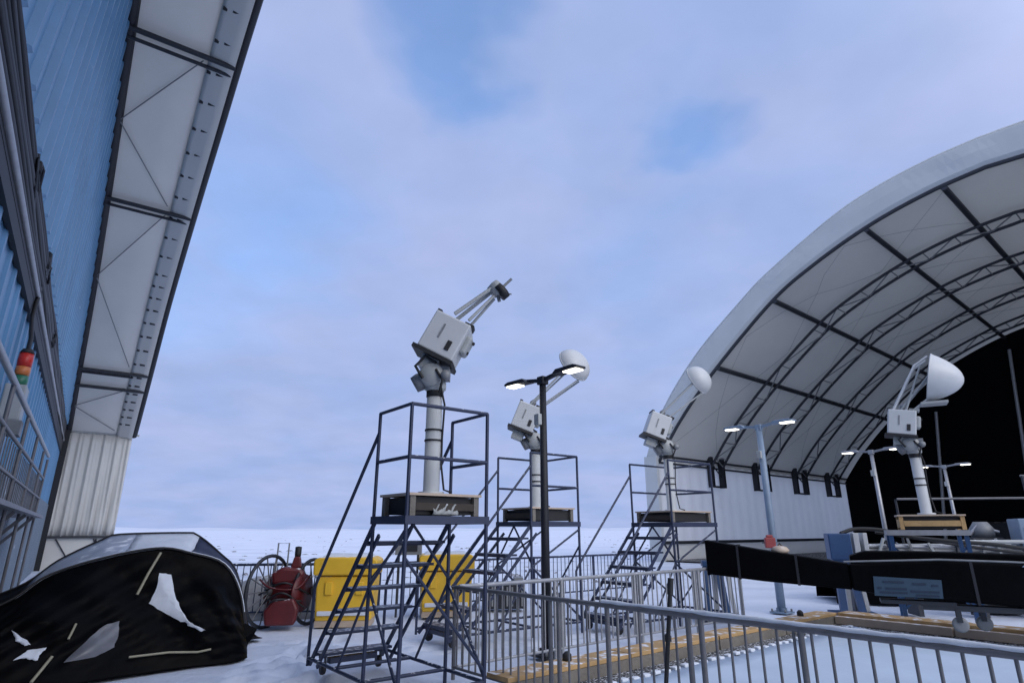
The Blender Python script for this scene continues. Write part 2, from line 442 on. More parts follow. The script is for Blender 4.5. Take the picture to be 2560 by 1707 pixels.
# inner lip where the fabric is laced back round the front truss
lip = [[L1(HD - .02 - w, HT - a, b - 0.05 - s_) for a, b in prof_all] for w, s_ in ((0, .16), (.20, .10), (.50, .06), (.62, .012))]
MB().grid(lip).build('fabric_lip', 'fabric', hang1, thick=0.01)
# blue ribbed end wall
def wall_ribs(z0f, z1f, t0, t1, pitch, lean, dep, d):
    rows0, rows1 = [], []
    t = t0; i = 0
    while t < t1:
        for (u, off) in ((0, 0), (0.72, 0), (0.78, dep), (0.94, dep)):
            tt = t + u * pitch
            za, zb = z0f(tt), z1f(tt)
            rows0.append(L1(d + off, tt, za)); rows1.append(L1(d + off, tt + lean * (zb - za), zb))
        t += pitch
    return [rows0, rows1]
def roofz(t): return max(2.0, p1(max(0.0, min(HT - t, 2 * C1 - (HT - t)))) + 0.0)
# upper panels clipped to the roof line
mb = MB(); t = -8.0; pitch = 0.62; dep = 0.075; r0, r1 = [], []
lean = 0.22
while t < HT:
    for (u, off) in ((0, 0), (0.70, 0), (0.77, dep), (0.93, dep)):
        tb0 = t + u * pitch
        # run the leaning rib up until it meets the roof
        z = 6.0; tt = tb0
        for _ in range(60):
            if z >= roofz(tt) - 0.02: break
            z += 0.15; tt = tb0 + lean * (z - 6.0)
        if tb0 > HT - 0.3: continue
        r0.append(L1(DB + off, tb0, 6.0)); r1.append(L1(DB + off, min(tt, HT - .02), max(6.01, min(z, roofz(min(tt, HT - .02))))))
    t += pitch
mb.grid([r0, r1], False); mb.build('upper_end_wall', 'blue', hang1)
mb = MB(); mb.grid(wall_ribs(lambda t: 2.75, lambda t: 6.0, -8, HT - .3, 0.62, 0.0, 0.035, DB - 0.045), False); mb.build('end_wall', 'blue', hang1)
mb = MB(); mb.grid(wall_ribs(lambda t: 0.0, lambda t: 2.75, -8, HT - .1, 0.30, 0.0, 0.03, DB - .01), False); mb.build('lower_end_wall', 'greyclad', hang1)
MB().bar(L1(DB + .03, HT - .2, 0), L1(DB + .03, HT - .2, 6.2), 0.25, 0.35).build('corner_trim', 'trim', hang1)
mb = MB(); mb.tube([L1(DB + .08, HT - a, b - .03) for a, b in prof_all], 0.15, 6); mb.build('wall_edge_trim', 'trim', hang1)
# heavy dark header with tracks and bundled cables along the wall
MB().box(L1(DB + .01, 12.0, 5.50), (0.05, 40.0, 0.80)).build('track_header', 'trim', hang1)
for i, (z, r, m) in enumerate(((5.87, .022, 'trim'), (5.79, .03, 'trim'), (5.70, .028, 'steel'), (5.61, .03, 'trim'), (5.52, .03, 'steel'), (5.43, .032, 'trim'), (5.34, .025, 'steel'), (5.27, .03, 'trim'))):
    pts = [L1(DB + .045 + .008 * math.sin(t * 1.3 + i), t, z + .02 * math.sin(t * .9 + 2 * i)) for t in [-6 + 0.8 * q for q in range(46)]]
    MB().tube(pts, r, 6).build('cable', m, hang1)
MB().tube([L1(DB + .05, -7, 5.14), L1(DB + .05, 31, 5.32)], 0.04, 10).build('conduit', 'galv', hang1)
MB().box(L1(DB + .0, 12.0, 5.00), (0.06, 40.0, 0.20)).build('lower_track', 'trim', hang1)
for t, z in ((8.3, 5.84), (11.7, 5.84), (15.6, 5.6)):
    pts = [L1(DB + random.uniform(.03, .09), t + random.uniform(-.45, .45), z + random.uniform(-.3, .2)) for q in range(18)]
    MB().tube(pts, .018, 5).build('tangled_wire', 'steel', hang1)
# service door in the lower wall
dr = MB().box(L1(DB + .05, 13.4, 1.45), (0.06, 1.15, 2.35)).build('door', 'greyclad', hang1, bev=.01)
MB().box(L1(DB + .10, 12.95, 1.4), (0.06, 0.05, 0.18)).build('handle', 'steel', dr)
MB().box(L1(DB + .06, 14.12, 1.45), (0.10, 0.16, 2.4)).build('door_frame', 'trim', hang1)

# walkway with frosty guard rail along the blue wall
wk = thing('wall_walkway', 'frosted galvanised walkway rail fixed along the blue hangar wall', 'walkway', d1 * DB + n1 * 10, R(35))
MB().box((0.28, 0.5, 1.80), (0.56, 11.0, 0.05)).build('deck', 'galvd', wk)
for t in (-4.6, -2.4, -0.2, 2.0, 4.2, 5.9):
    MB().tube([(0.42, t, 0.0), (0.42, t, 2.95)], 0.022, 8).build('post', 'galvd', wk)
MB().tube([(0.42, -4.9, 2.93), (0.42, 5.9, 3.02)], 0.032, 8).build('top_rail', 'galv', wk)
MB().tube([(0.42, -4.9, 2.52), (0.42, 5.9, 2.56)], 0.022, 8).build('middle_rail', 'galvd', wk)
MB().tube([(0.42, -4.9, 2.15), (0.42, 5.9, 2.17)], 0.018, 8).build('lower_rail', 'galvd', wk)
for i in range(40):
    t = -4.6 + .26 * i; MB().tube([(0.41, t, 1.84), (0.41, t, 2.5)], .007, 5).build('infill_bar', 'galvd', wk)
for t in (-4.0, -2.0, 0.0, 2.0, 4.0):
    MB().bar((0.02, t, 1.2), (0.5, t, 1.76), .05, .05).build('bracket', 'galvd', wk)

# signal light on the wall box
sl = thing('signal_light', 'red amber and green stack light on a grey box beside the blue wall', 'signal light', d1 * (DB + .02) + n1 * 10.55, R(35))
MB().box((0.14, 0, 3.20), (0.24, 0.40, 0.50)).build('junction_box', 'offwhite', sl, bev=.02)
MB().box((0.22, -.05, 2.86), (0.16, 0.30, 0.20)).build('small_box', 'grey', sl, bev=.01)
for z, h, m, nm in ((3.53, .14, 'greenlens', 'green_lamp'), (3.67, .12, 'amberlens', 'amber_lamp'), (3.83, .19, 'redlens', 'red_lamp')):
    MB().lathe([(0, z - h / 2), (.085, z - h / 2), (.09, z), (.085, z + h / 2), (0, z + h / 2)], 16, Matrix.Translation((0.15, 0, 0))).build(nm, m, sl)
MB().lathe([(0, 3.925), (.09, 3.925), (.06, 3.99), (0, 4.0)], 16, Matrix.Translation((0.15, 0, 0))).build('lamp_cap', 'black', sl)
MB().tube([(0.15, 0, 3.98), (0.13, 0.2, 4.2), (0.05, .5, 4.6), (.03, .8, 5.2)], 0.03, 6).build('cable', 'black', sl)

# ------------------------------------------------------------------ hangar 2 (right, open end)
d2, n2 = axes(50)
FD, FT, ED = 27.1, 20.4, 51.5
hang2 = thing('open_hangar', 'large white fabric arch hangar at right with open front and dark interior', 'hangar', d2 * FD + n2 * FT + Vector((0, 0, -.21)), R(40))
def L2(d, t, z): return (d - FD, t - FT, z)
def sym(pts, c, n=56):
    h = [(v.x, v.y) for v in spline([(a, b, 0) for a, b in pts], n)]
    return h + [(2 * c - a, b) for a, b in h[::-1][1:]]
CO = 17.0
PO = sym([(-0.35, 5.3), (0.0, 6.2), (1.2, 8.3), (3.5, 10.8), (6.3, 12.95), (7.9, 14.0), (11.1, 15.6), (13.1, 16.25), (15.2, 16.6), (17.0, 16.7)], CO)
PI_ = sym([(0.45, 5.3), (0.9, 5.95), (2.2, 7.55), (4.44, 9.75), (7.8, 12.45), (10.0, 13.65), (12.6, 14.65), (15.0, 15.2), (17.0, 15.4)], CO)
PM = [((a * .88 + c * .12), (b * .88 + e * .12)) for (a, b), (c, e) in zip(PO, PI_)]
PN = [((a * .12 + c * .88), (b * .12 + e * .88)) for (a, b), (c, e) in zip(PO, PI_)]
sag = lambda i: .04 * math.sin(i * .55) + .02 * math.sin(i * .9 + 1)
MB().grid([[L2(FD + .12, FT - a, b) for a, b in PO], [L2(FD - .08, FT - a, b) for a, b in PM], [L2(FD - .10 + sag(i), FT - (a * .5 + c * .5), (b * .5 + e * .5)) for i, ((a, b), (c, e)) in enumerate(zip(PM, PN))], [L2(FD - .08, FT - a, b) for a, b in PN], [L2(FD + .12, FT - a, b) for a, b in PI_]], False).build('fascia', 'fabric_out', hang2, thick=0.02)
MB().grid(skin(L2, PO, FD, ED + .6, FT, 10)).build('roof', 'fabric_out', hang2)
PL = [(a - (.02 if a < CO else -.02), b + .04) for a, b in PI_]
MB().grid(skin(L2, PL, FD + .1, ED, FT, 20)).build('roof_lining', 'fabric_in', hang2)
MB().tube([L2(FD + .12, FT - a, b - .03) for a, b in PI_], 0.09, 6).build('front_trim', 'steel', hang2)
# walls (both long sides) and dark rear curtain
for side in (0, 1):
    off = 0.45 if side == 0 else 2 * CO - 0.45
    sg = 1 if side == 0 else -1
    mb = MB(); r0, r1 = [], []
    n = 96
    for i in range(n + 1):
        d = FD - .02 + (ED - FD) * i / n; q = (0, 0, .04, .04)[i % 4] * -1 * sg
        r0.append(L2(d, FT - off + q, 1.12)); r1.append(L2(d, FT - off + q, 5.62))
    mb.grid([r0, r1], False); mb.build('side_wall', 'wallfab', hang2)
    MB().box(L2((FD + ED) / 2, FT - off, .54), (ED - FD, .06, 1.08)).build('wall_skirt', 'wallfab', hang2)
    MB().box(L2((FD + ED) / 2, FT - off - sg * .08, 1.12), (ED - FD, .12, .16)).build('girt', 'steel', hang2)
    MB().box(L2((FD + ED) / 2, FT - off - sg * .12, 5.62), (ED - FD, .14, .12)).build('eave_beam', 'steel', hang2)
    MB().box(L2((FD + ED) / 2, FT - off - sg * .14, 5.25), (ED - FD, .10, .10)).build('eave_beam', 'steel', hang2)
    MB().box(L2(FD - .06, FT - off + sg * .35, 2.8), (0.22, 0.8, 5.6)).build('front_jamb', 'fabric_out', hang2)
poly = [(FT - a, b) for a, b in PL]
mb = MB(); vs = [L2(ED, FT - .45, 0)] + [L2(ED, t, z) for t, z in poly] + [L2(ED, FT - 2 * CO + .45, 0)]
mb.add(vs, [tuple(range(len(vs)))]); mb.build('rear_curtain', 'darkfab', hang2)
for tt in (14.0, 9.0, 4.0, -1.0):
    zt = 13.6 if tt < 10 else 10.0
    MB().tube([L2(ED - .2, tt, 0), L2(ED - .2, tt - 1.2, zt)], .11, 6).build('rear_strut', 'galv', hang2)
# arch trusses
def inset(pr, q):
    o_ = []
    for i, (a, b) in enumerate(pr):
        a0, b0 = pr[max(0, i - 1)]; a1, b1 = pr[min(len(pr) - 1, i + 1)]
        tx, ty = a1 - a0, b1 - b0; l_ = math.hypot(tx, ty) or 1
        o_.append((a + ty / l_ * q, b - tx / l_ * q))
    return o_
CH = inset(PI_, .35)
for da, db in ((31.75, 32.95), (36.9, 38.4), (42.3, 43.8), (47.5, 49.1)):
    mb = MB()
    for d in (da, db): mb.tube([L2(d, FT - a, b) for a, b in CH], .075, 6)
    tr = mb.build('arch_truss', 'steel', hang2)
    mb = MB(); tg = False
    for i in range(3, len(CH) - 4, 4):
        (a, b), (c, e) = CH[i], CH[i + 4]
        mb.tube([L2(da if tg else db, FT - a, b), L2(db if tg else da, FT - c, e)], .035, 5); tg = not tg
        mb.tube([L2(da, FT - c, e), L2(db, FT - c, e)], .03, 5)
    mb.build('lacing', 'grey', tr)
    for off, sg in ((.45, 1), (2 * CO - .45, -1)):
        br = MB()
        for d in (da, db):
            br.box(L2(d, FT - off - sg * .32, 5.0), (.22, .34, 1.75))
        br.box(L2((da + db) / 2, FT - off - sg * .3, 4.18), (db - da, .14, .10))
        br.tube([L2(da, FT - off - sg * .3, 5.7), L2(db, FT - off - sg * .3, 4.7)], .04, 5)
        br.build('truss_foot', 'trim', hang2)
# purlins along the hangar
def at2(t):
    best = min(PI_[:57], key=lambda p: abs((FT - p[0]) - t)); return best
for a_t in (15.96, 12.58, 7.83, 4.9):
    a, b = at2(a_t)
    for s_ in (0, 1):
        aa = a if s_ == 0 else 2 * CO - a
        MB().tube([L2(FD + .1, FT - aa, b - .14), L2(ED - .1, FT - aa, b - .14)], .13, 6).build('purlin', 'steel', hang2)
# thin wind bracing cables between trusses
for (da, db) in ((27.3, 31.7), (33, 36.9), (38.4, 42.3), (43.8, 47.5)):
    for (i, j) in ((8, 24), (24, 38), (38, 50)):
        for (u, w) in ((i, j), (j, i)):
            pts = [L2(da + (db - da) * q / 4, FT - CH[int(u + (w - u) * q / 4)][0], CH[int(u + (w - u) * q / 4)][1] + .2) for q in range(5)]
            MB().tube(pts, .007, 4).build('tie_cable', 'grey', hang2)
fl = MB().add([L2(FD, FT, 0), L2(ED, FT, 0), L2(ED, FT - 2 * CO, 0), L2(FD, FT - 2 * CO, 0)], [(0, 1, 2, 3)])
fo = fl.build('hangar_floor', 'pit'); fo.location = hang2.location + Vector((0, 0, .25)); fo.rotation_euler = hang2.rotation_euler; struct(fo)

# ------------------------------------------------------------------ mobile stairs
def make_stairs(label, loc, az_n, depth, width=0.92, group='mobile stairs under the antenna masts'):
    n = Vector((math.sin(R(az_n)), math.cos(R(az_n)), 0))
    rz = math.atan2(n.x, -n.y)
    t = thing('mobile_stairs', label, 'stairs', loc, rz, group)
    w = width / 2; hd = depth / 2; H = 1.67; run = 0.222; rise = H / 7
    r = 0.019
    def bx(name, *a, **k):
        return MB().box(*a, **k).build(name, 'navy', t)
    pl = MB().box((0, 0, H - .02), (width, depth, .035)); pl.build('platform', 'navy', t)
    fr = MB()
    for s in (-1, 1):
        fr.box((s * (w + .012), 0, H - .035), (.024, depth + .048, .075)); fr.box((0, s * (hd + .012), H - .035), (width, .024, .075))
    fr.build('platform_frame', 'navy', t)
    for i in range(1, 7):
        z = H - rise * i; y = -hd - run * i + .09
        MB().box((0, y, z - .015), (width - .06, .20, .028)).box((0, y - .105, z - .025), (width - .06, .015, .05)).build('tread', 'navy', t)
    yf = -hd - run * 6.4
    for s in (-1, 1):
        a = (s * (w - .015), -hd, H - .06); b = (s * (w - .015), yf, 0.10)
        st = MB().bar(a, b, .022, .05).bar((a[0], a[1] + .12, a[2] - .12), (b[0], b[1] + .22, b[2]), .022, .04)
        st.build('stringer', 'navy', t)
        # handrail with end post
        hr = MB().tube([(s * w, -hd, H + .86), (s * w, yf + .02, 0.96), (s * w, yf - .03, 0.88), (s * w, yf - .03, 0.08)], r, 8)
        hr.build('handrail', 'navy', t)
    gr = MB()
    for x_, y_ in ((-w, -hd), (w, -hd), (w, hd), (-w, hd)):
        gr.tube([(x_, y_, H - .02), (x_, y_, H + 1.07)], r, 8)
    for z in (H + 1.07, H + .55):
        gr.tube([(-w, -hd, z), (-w, hd, z)], r, 8).tube([(-w, hd, z), (w, hd, z)], r, 8).tube([(w, hd, z), (w, -hd, z)], r, 8)
    gr.build('guard_rail', 'navy', t)
    for x_, y_ in ((-w, -hd), (w, -hd), (w, hd), (-w, hd)):
        MB().tube([(x_, y_, .0 if y_ > 0 else .02), (x_, y_, H - .03)], r * 1.05, 8).build('leg', 'navy', t)
    bf = MB()
    for s in (-1, 1):
        bf.tube([(s * w, yf - .03, .16), (s * w, hd, .16)], r, 8)
    for y_ in (hd, -hd, -hd - .75): bf.tube([(-w, y_, .16), (w, y_, .16)], r, 8)
    bf.build('base_frame', 'navy', t)
    bc = MB()
    for s in (-1, 1):
        bc.tube([(s * w, hd, .2), (s * w, -hd, 1.0)], r * .9, 6).tube([(s * w, -hd, 1.0), (s * w, -hd - .62, .18)], r * .8, 6)
        bc.tube([(s * w, -hd, 1.0), (s * w, hd, 1.55)], r * .8, 6)
    bc.tube([(-w, hd, .25), (w, hd, 1.3)], r * .8, 6).tube([(-w, -hd, 1.05), (0, -hd, 1.6)], r * .8, 6).tube([(w, -hd, 1.05), (0, -hd, 1.6)], r * .8, 6)
    bc.build('brace', 'navy', t)
    for s in (-1, 1):
        c = MB().box((s * (w - .12), yf + .10, .19), (.07, .07, .05)).bar((s * (w - .15), yf + .10, .17), (s * (w - .15), yf + .12, .07), .01, .05).bar((s * (w - .09), yf + .10, .17), (s * (w - .09), yf + .12, .07), .01, .05)
        co = c.build('caster', 'navy', t)
        MB().lathe([(0, -.02), (.06, -.02), (.065, 0), (.06, .02), (0, .02)], 14, Matrix.Translation((s * (w - .12), yf + .12, .06)) @ Matrix.Rotation(PI / 2, 4, 'Y')).build('wheel', 'black', co)
    MB().box((0, yf + .14, .14), (width * .62, .10, .06)).build('caster_bar', 'navy', t)
    return t
S1 = (-0.845, 6.345, 0); S2 = (0.435, 10.35, 0); S3 = (3.02, 11.5, 0)
make_stairs('navy rolling stairs nearest the camera, under the dishless white mast', S1, -38, 0.70)
make_stairs('rolling stairs behind the near lamp post and yellow tote', S2, -126, 1.0)
make_stairs('rolling stairs standing left of the black boom before the open hangar', S3, -126, 1.22)

# wooden crates that carry the masts
def make_crate(label, loc, rz, sx, sy, h, top='tan', side='wooddark'):
    t = thing('wooden_crate', label, 'crate', loc, rz, 'wooden crates under the masts')
    MB().box((0, 0, h - .012), (sx + .04, sy + .04, .024)).build('top_board', top, t)
    for x_ in (-1, 1):
        for y_ in (-1, 1): MB().box((x_ * (sx / 2 - .03), y_ * (sy / 2 - .03), h / 2 - .01), (.06, .06, h - .024)).build('corner_post', side if side != 'wooddark' else 'woodgrey', t)
    MB().box((0, 0, h / 2 - .01), (sx - .10, sy - .10, h - .05)).build('dark_core', 'black', t)  # black core: the shade inside the crate, put in as colour
    MB().box((0, sy / 2 - .012, h / 2 - .02), (sx - .13, .024, .07)).box((0, -sy / 2 + .012, h / 2 - .02), (sx - .13, .024, .09)).box((-sx / 2 + .012, 0, h / 2 - .02), (.024, sy - .13, h * .55)).build('slat', side, t)
    return t
def rzn(az): n = Vector((math.sin(R(az)), math.cos(R(az)), 0)); return math.atan2(n.x, -n.y)
c1 = make_crate('dark wooden crate with tan top on the nearest rolling stairs', (S1[0], S1[1], 1.672), rzn(-38), .80, .60, .215)
rg = MB()
rg.grid([[(-.14 + .026 * i, .295 + .02 * math.sin(i * 1.7 + j), .01 + .11 * j / 5 * (.35 + .65 * abs(math.sin(i * .9 + .4)))) for i in range(12)] for j in range(6)])
rg.build('rag', 'offwhite', c1, thick=.012)
make_crate('dark wooden crate behind the near lamp post on rolling stairs', (S2[0], S2[1], 1.672), rzn(-126), .82, .86, .22)
make_crate('dark wooden crate on the stairs left of the black boom', (S3[0], S3[1], 1.672), rzn(-126), .84, 1.08, .20)

# ------------------------------------------------------------------ antenna masts
def rot2(c, a, p):   # rotate p (x,z) about c by a
    x_, z_ = p; return (c[0] + x_ * math.cos(a) - z_ * math.sin(a), c[1] + x_ * math.sin(a) + z_ * math.cos(a))
def make_mast(label, loc, z0, rz, tilt, box_c, bw, bh, dish=None, lean=0.0, pole_top=2.98, group='white antenna masts'):
    """ local x = to the right, y = away, z up; loc at ground below the pole, pole starts at z0 """
    t = thing('antenna_mast', label, 'antenna', (loc[0], loc[1], z0), rz, group)
    Z = lambda z: z - z0
    pr = .086
    MB().lathe([(0, 0), (pr + .05, 0), (pr + .05, .03), (pr, .035), (pr, Z(pole_top)), (0, Z(pole_top))], 24).build('pole', 'white', t)
    for zb, hb in ((pole_top - .02, .075), (pole_top - .42, .018), (pole_top - .53, .018)):
        MB().lathe([(pr, Z(zb) - hb / 2), (pr + .008, Z(zb) - hb / 2), (pr + .008, Z(zb) + hb / 2), (pr, Z(zb) + hb / 2)], 24).build('band', 'black', t)
    a = tilt - PI / 2
    bc_ = (box_c[0], box_c[1])
    Ry = Matrix.Rotation(-a, 3, 'Y')     # tilt in the x-z plane
    # gimbal: yoke drum, side motors, neck
    gz = pole_top + .17
    g = MB().lathe([(0, -.15), (.12, -.15), (.135, -.12), (.135, .12), (.12, .15), (0, .15)], 20, Matrix.Translation((-.03, 0, Z(gz))) @ Matrix.Rotation(PI / 2, 4, 'X'))
    g.lathe([(.085, 0), (.12, .03), (.12, .10), (.05, .12)], 18, Matrix.Translation((0, 0, Z(pole_top))))
    g.build('gimbal', 'offwhite', t)
    g2 = MB().lathe([(0, -.07), (.09, -.07), (.10, 0), (.09, .07), (0, .07)], 16, Matrix.Translation((-.17, -.02, Z(gz - .06))) @ Matrix.Rotation(R(60), 4, 'Y'))
    g2.box((.11, -.05, Z(gz + .02)), (.10, .16, .14)); g2.lathe([(0, 0), (.05, 0), (.05, .08), (0, .08)], 12, Matrix.Translation((.13, -.13, Z(gz - .02))) @ Matrix.Rotation(PI / 2, 4, 'X'))
    g2.build('motor', 'grey', t)
    g3 = MB().tube([(-.12, -.16, Z(gz - .05)), (-.2, -.18, Z(gz + .08)), (-.1, -.15, Z(gz + .2)), (0.02, -.14, Z(gz + .12))], .018, 6)
    g3.tube([(.02, -.15, Z(gz + .05)), (.1, -.2, Z(gz - .08)), (.06, -.12, Z(gz - .2))], .014, 6); g3.build('cable', 'black', t)
    MB().tube([(.06, -.10, Z(pole_top + .1)), (pr + .03, -.05, Z(pole_top - .15)), (pr + .012, -.02, Z(pole_top - .5)), (pr + .014, -.03, .3), (pr + .05, -.04, .05), (.22, -.08, .02)], .011, 6).build('cable', 'black', t)
    # housing
    hb = MB().box((bc_[0], 0, Z(bc_[1])), (bw, .40, bh), rot=Ry).build('housing', 'white', t, bev=.018)
    def bp(x_, z_, y_=0):
        q = rot2(bc_, a, (x_, z_)); return (q[0], y_, Z(q[1]))
    MB().box(bp(.10, -.09, -.206), (.055, .014, .115), rot=Ry).build('vent_window', 'black', hb, bev=.006)
    MB().box(bp(-.045, .03, -.204), (.022, .008, .17), rot=Ry).build('marking', 'grey', hb)
    MB().box(bp(-.01, -bh / 2 - .02), (bw + .06, .44, .045), rot=Ry).build('base_plate', 'black', t)
    MB().box(bp(-.02, -bh / 2 - .10), (.20, .24, .16), rot=Ry).build('neck', 'offwhite', t)
    MB().box(bp(bw / 2 + .03, .03), (.08, .22, .22), rot=Ry).build('side_box', 'offwhite', hb, bev=.03)
    MB().box(bp(-bw / 2 + .02, bh / 2 + .015), (.05, .30, .03), rot=Ry).build('lifting_lug', 'steel', hb)
    MB().box(bp(bw / 2 - .05, bh / 2 + .02), (.11, .16, .05), rot=Ry).box(bp(bw / 2 + .08, .10), (.03, .04, .03), rot=Ry).box(bp(bw / 2 + .07, -.03), (.03, .04, .03), rot=Ry).build('connector', 'black', hb)
    if dish is None:
        for p, q, r in (((.20, 3.86), (.66, 4.23), .024), ((.36, 3.78), (.64, 4.10), .018)):
            for y_ in (-.10, .10):
                MB().tube([(p[0], y_, Z(p[1])), (q[0], y_ * .45, Z(q[1]))], r, 8).build('arm', 'offwhite', t)
        A = Matrix.Translation((.68, 0, Z(4.22))) @ Matrix.Rotation(R(48), 4, 'Y')
        MB().lathe([(0, -.10), (.075, -.10), (.09, -.02), (.085, .04), (0, .05)], 16, A).build('feed_housing', 'offwhite', t)
        A2 = Matrix.Translation((.73, -.02, Z(4.17))) @ Matrix.Rotation(R(48), 4, 'Y')
        MB().lathe([(0, -.05), (.10, -.05), (.10, .03), (0, .04)], 14, A2).build('feed_horn', 'black', t)
        MB().tube([(.74, 0, Z(4.23)), (.84, 0, Z(4.33))], .016, 6).tube([(.76, -.02, Z(4.14)), (.84, -.02, Z(4.13))], .009, 6).tube([(.70, 0, Z(4.05)), (.68, 0, Z(4.12))], .022, 6).build('antenna_rod', 'grey', t)
    else:
        dc, bul, dr, dd = dish          # centre of rim, direction of bulge, radius, depth
        u = Vector(bul).normalized()
        q = Vector((0, 0, 1)).rotation_difference(u).to_matrix().to_4x4()
        A = Matrix.Translation((dc[0], 0, Z(dc[1]))) @ q
        pf = [(dr * math.sqrt(max(0.0, 1 - (k / 14) ** 1.15)), dd * k / 14) for k in range(14)] + [(dr * .12, dd * .992), (0.0, dd)]
        if dr < .4: pf = [(dr * math.cos(k / 14 * PI / 2) ** .9 if k < 14 else 0.0, dd * math.sin(k / 14 * PI / 2)) for k in range(15)]
        MB().lathe(pf, 32, A).lathe([(p[0] * .96, p[1] * .94) for p in pf], 32, A).lathe([(dr * .96, 0), (dr * 1.02, -.012), (dr * 1.02, .012), (dr, .012)], 32, A).build('dish', 'white', t)
        rim = lambda s_, ax: Vector((dc[0], 0, Z(dc[1]))) + (q.to_3x3() @ Vector(ax)) * dr * s_
        rs = [rim(1, (math.cos(k / 12 * PI), math.sin(k / 12 * PI), 0)) for k in range(24)]; lo = min(rs, key=lambda v: v.z); hi = max(rs, key=lambda v: v.z)
        for y_ in (-.12, .12):
            MB().tube([bp(bw / 2 - .06, bh / 2, y_), (lo.x, y_, lo.z + .03)], .016, 6).build('arm', 'offwhite', t)
            MB().tube([bp(-.02, bh / 2, y_), (lo.x * .45 + hi.x * .55, y_ * 1.8, lo.z * .45 + hi.z * .55)], .018, 6).build('arm', 'offwhite', t)
        if dr > .4:
            for y_ in (-.16, .16):
                MB().tube([bp(-.13, bh / 2, y_), (dc[0] - .20, y_, Z(dc[1] + .22)), (dc[0] + .02, y_, Z(dc[1] + .36))], .022, 8).build('frame_arm', 'white', t)
                MB().tube([bp(.06, bh / 2, y_), (dc[0] - .12, y_, Z(dc[1] + .20))], .018, 8).build('frame_arm', 'offwhite', t)
            MB().box((dc[0] - .02, 0, Z(dc[1] - .47)), (.40, .34, .04)).build('dish_bracket', 'offwhite', t)
        MB().box(bp(bw / 2 - .03, bh / 2 + .03), (.16, .2, .04), rot=Ry).build('hinge_plate', 'black' if dr < .4 else 'offwhite', t)
        MB().lathe([(0, 0), (.045, 0), (.06, .08), (.02, .14), (0, .14)], 14, Matrix.Translation(bp(.02, bh / 2 + .0)) @ Matrix.Rotation(-a, 4, 'Y')).build('feed_horn', 'grey', t)
    return t
make_mast('white tracking mast nearest the camera with open arms instead of a dish', S1, 1.888, 0, R(63), (.10, 3.58), .43, .46)
make_mast('white dish mast half hidden by the near lamp post', (S2[0] - .02, S2[1], 0), 1.893, 0, R(68), (-.17, 3.42), .40, .46, dish=((.70, 4.38), (.62, -.62, .45), .33, .24), pole_top=2.86)
make_mast('white dish mast in front of the open hangar fascia', (S3[0] - .02, S3[1], 0), 1.873, 0, R(68), (-.17, 3.46), .40, .46, dish=((.70, 4.38), (.66, -.62, .42), .30, .26), pole_top=2.90)
S4 = (7.15, 10.6, 0)
make_mast('white mast with the largest dish, against the dark hangar interior', S4, 1.79, R(-30), R(80), (-.10, 3.38), .43, .44, dish=((.46, 4.16), (.97, -.1, -.24), .43, .50), pole_top=2.82)
make_crate('light wooden crate under the large dish mast', (S4[0] + .02, S4[1], 1.545), R(-28), .92, .62, .245, 'tan', 'wood')
sp = thing('work_platform', 'grey steel work platform with blue legs under the large dish mast', 'platform', (S4[0] - .1, S4[1], 0), R(-28))
MB().box((0, 0, 1.50), (1.15, .82, .085)).build('deck', 'galv', sp)
for x_ in (-1, 1):
    for y_ in (-1, 1): MB().box((x_ * .52, y_ * .36, .73), (.06, .06, 1.455)).build('leg', 'deepblue', sp)
MB().bar((-.52, -.36, .3), (.52, -.36, 1.3), .03, .03).bar((-.52, .36, 1.3), (.52, .36, .3), .03, .03).build('brace', 'deepblue', sp)

# ------------------------------------------------------------------ lamp posts in a row
def make_lamp(label, loc, m='steel', k=1.0):
    t = thing('lamp_post', label, 'street lamp', loc, R(90 - 140), 'lamp posts in a row')
    # local +x points along azimuth 140
    MB().lathe([(0, 0), (.062 * k, 0), (.055 * k, 1.8), (.048 * k, 3.62), (0, 3.62)], 16).build('pole', m, t)
    MB().box((0, 0, .015), (.34, .34, .03)).box((0, 0, .06), (.15, .15, .07)).build('base_plate', m, t, bev=.004)
    for x_ in (-1, 1):
        for y_ in (-1, 1): MB().lathe([(0, .03), (.02, .03), (.02, .075), (0, .08)], 8, Matrix.Translation((x_ * .13, y_ * .13, 0))).build('bolt', 'grey', t)
    MB().box((0, 0, 3.63), (.13, .12, .12)).build('bracket', m, t, bev=.01)
    for s in (-1, 1):
        MB().bar((s * .05, 0, 3.64), (s * .32, 0, 3.68), .06, .05).build('arm', m, t)
        h = MB().prism([(s * .28, 3.655), (s * .36, 3.72), (s * .70, 3.725), (s * .78, 3.70), (s * .78, 3.67)], -.10, .10).build('lamp_head', m, t, bev=.012)
        MB().box((s * .62, 0, 3.655), (.25, .15, .018)).build('lens', 'led', h)
    b = MB().box((-.02, -.085, 3.05), (.10, .07, .16)).build('control_box', 'offwhite', t, bev=.01)
    return t
make_lamp('dark two-headed lamp post nearest the camera', (0.45, 8.45, 0), 'trim')
make_lamp('blue grey two-headed lamp post before the open hangar wall', (5.28, 12.6, 0), 'bluegrey', 1.3)
make_lamp('pale two-headed lamp post just left of the large dish mast', (10.12, 16.8, 0), 'galv')
make_lamp('distant two-headed lamp post just right of the large dish mast', (15.0, 20.85, 0), 'galv')

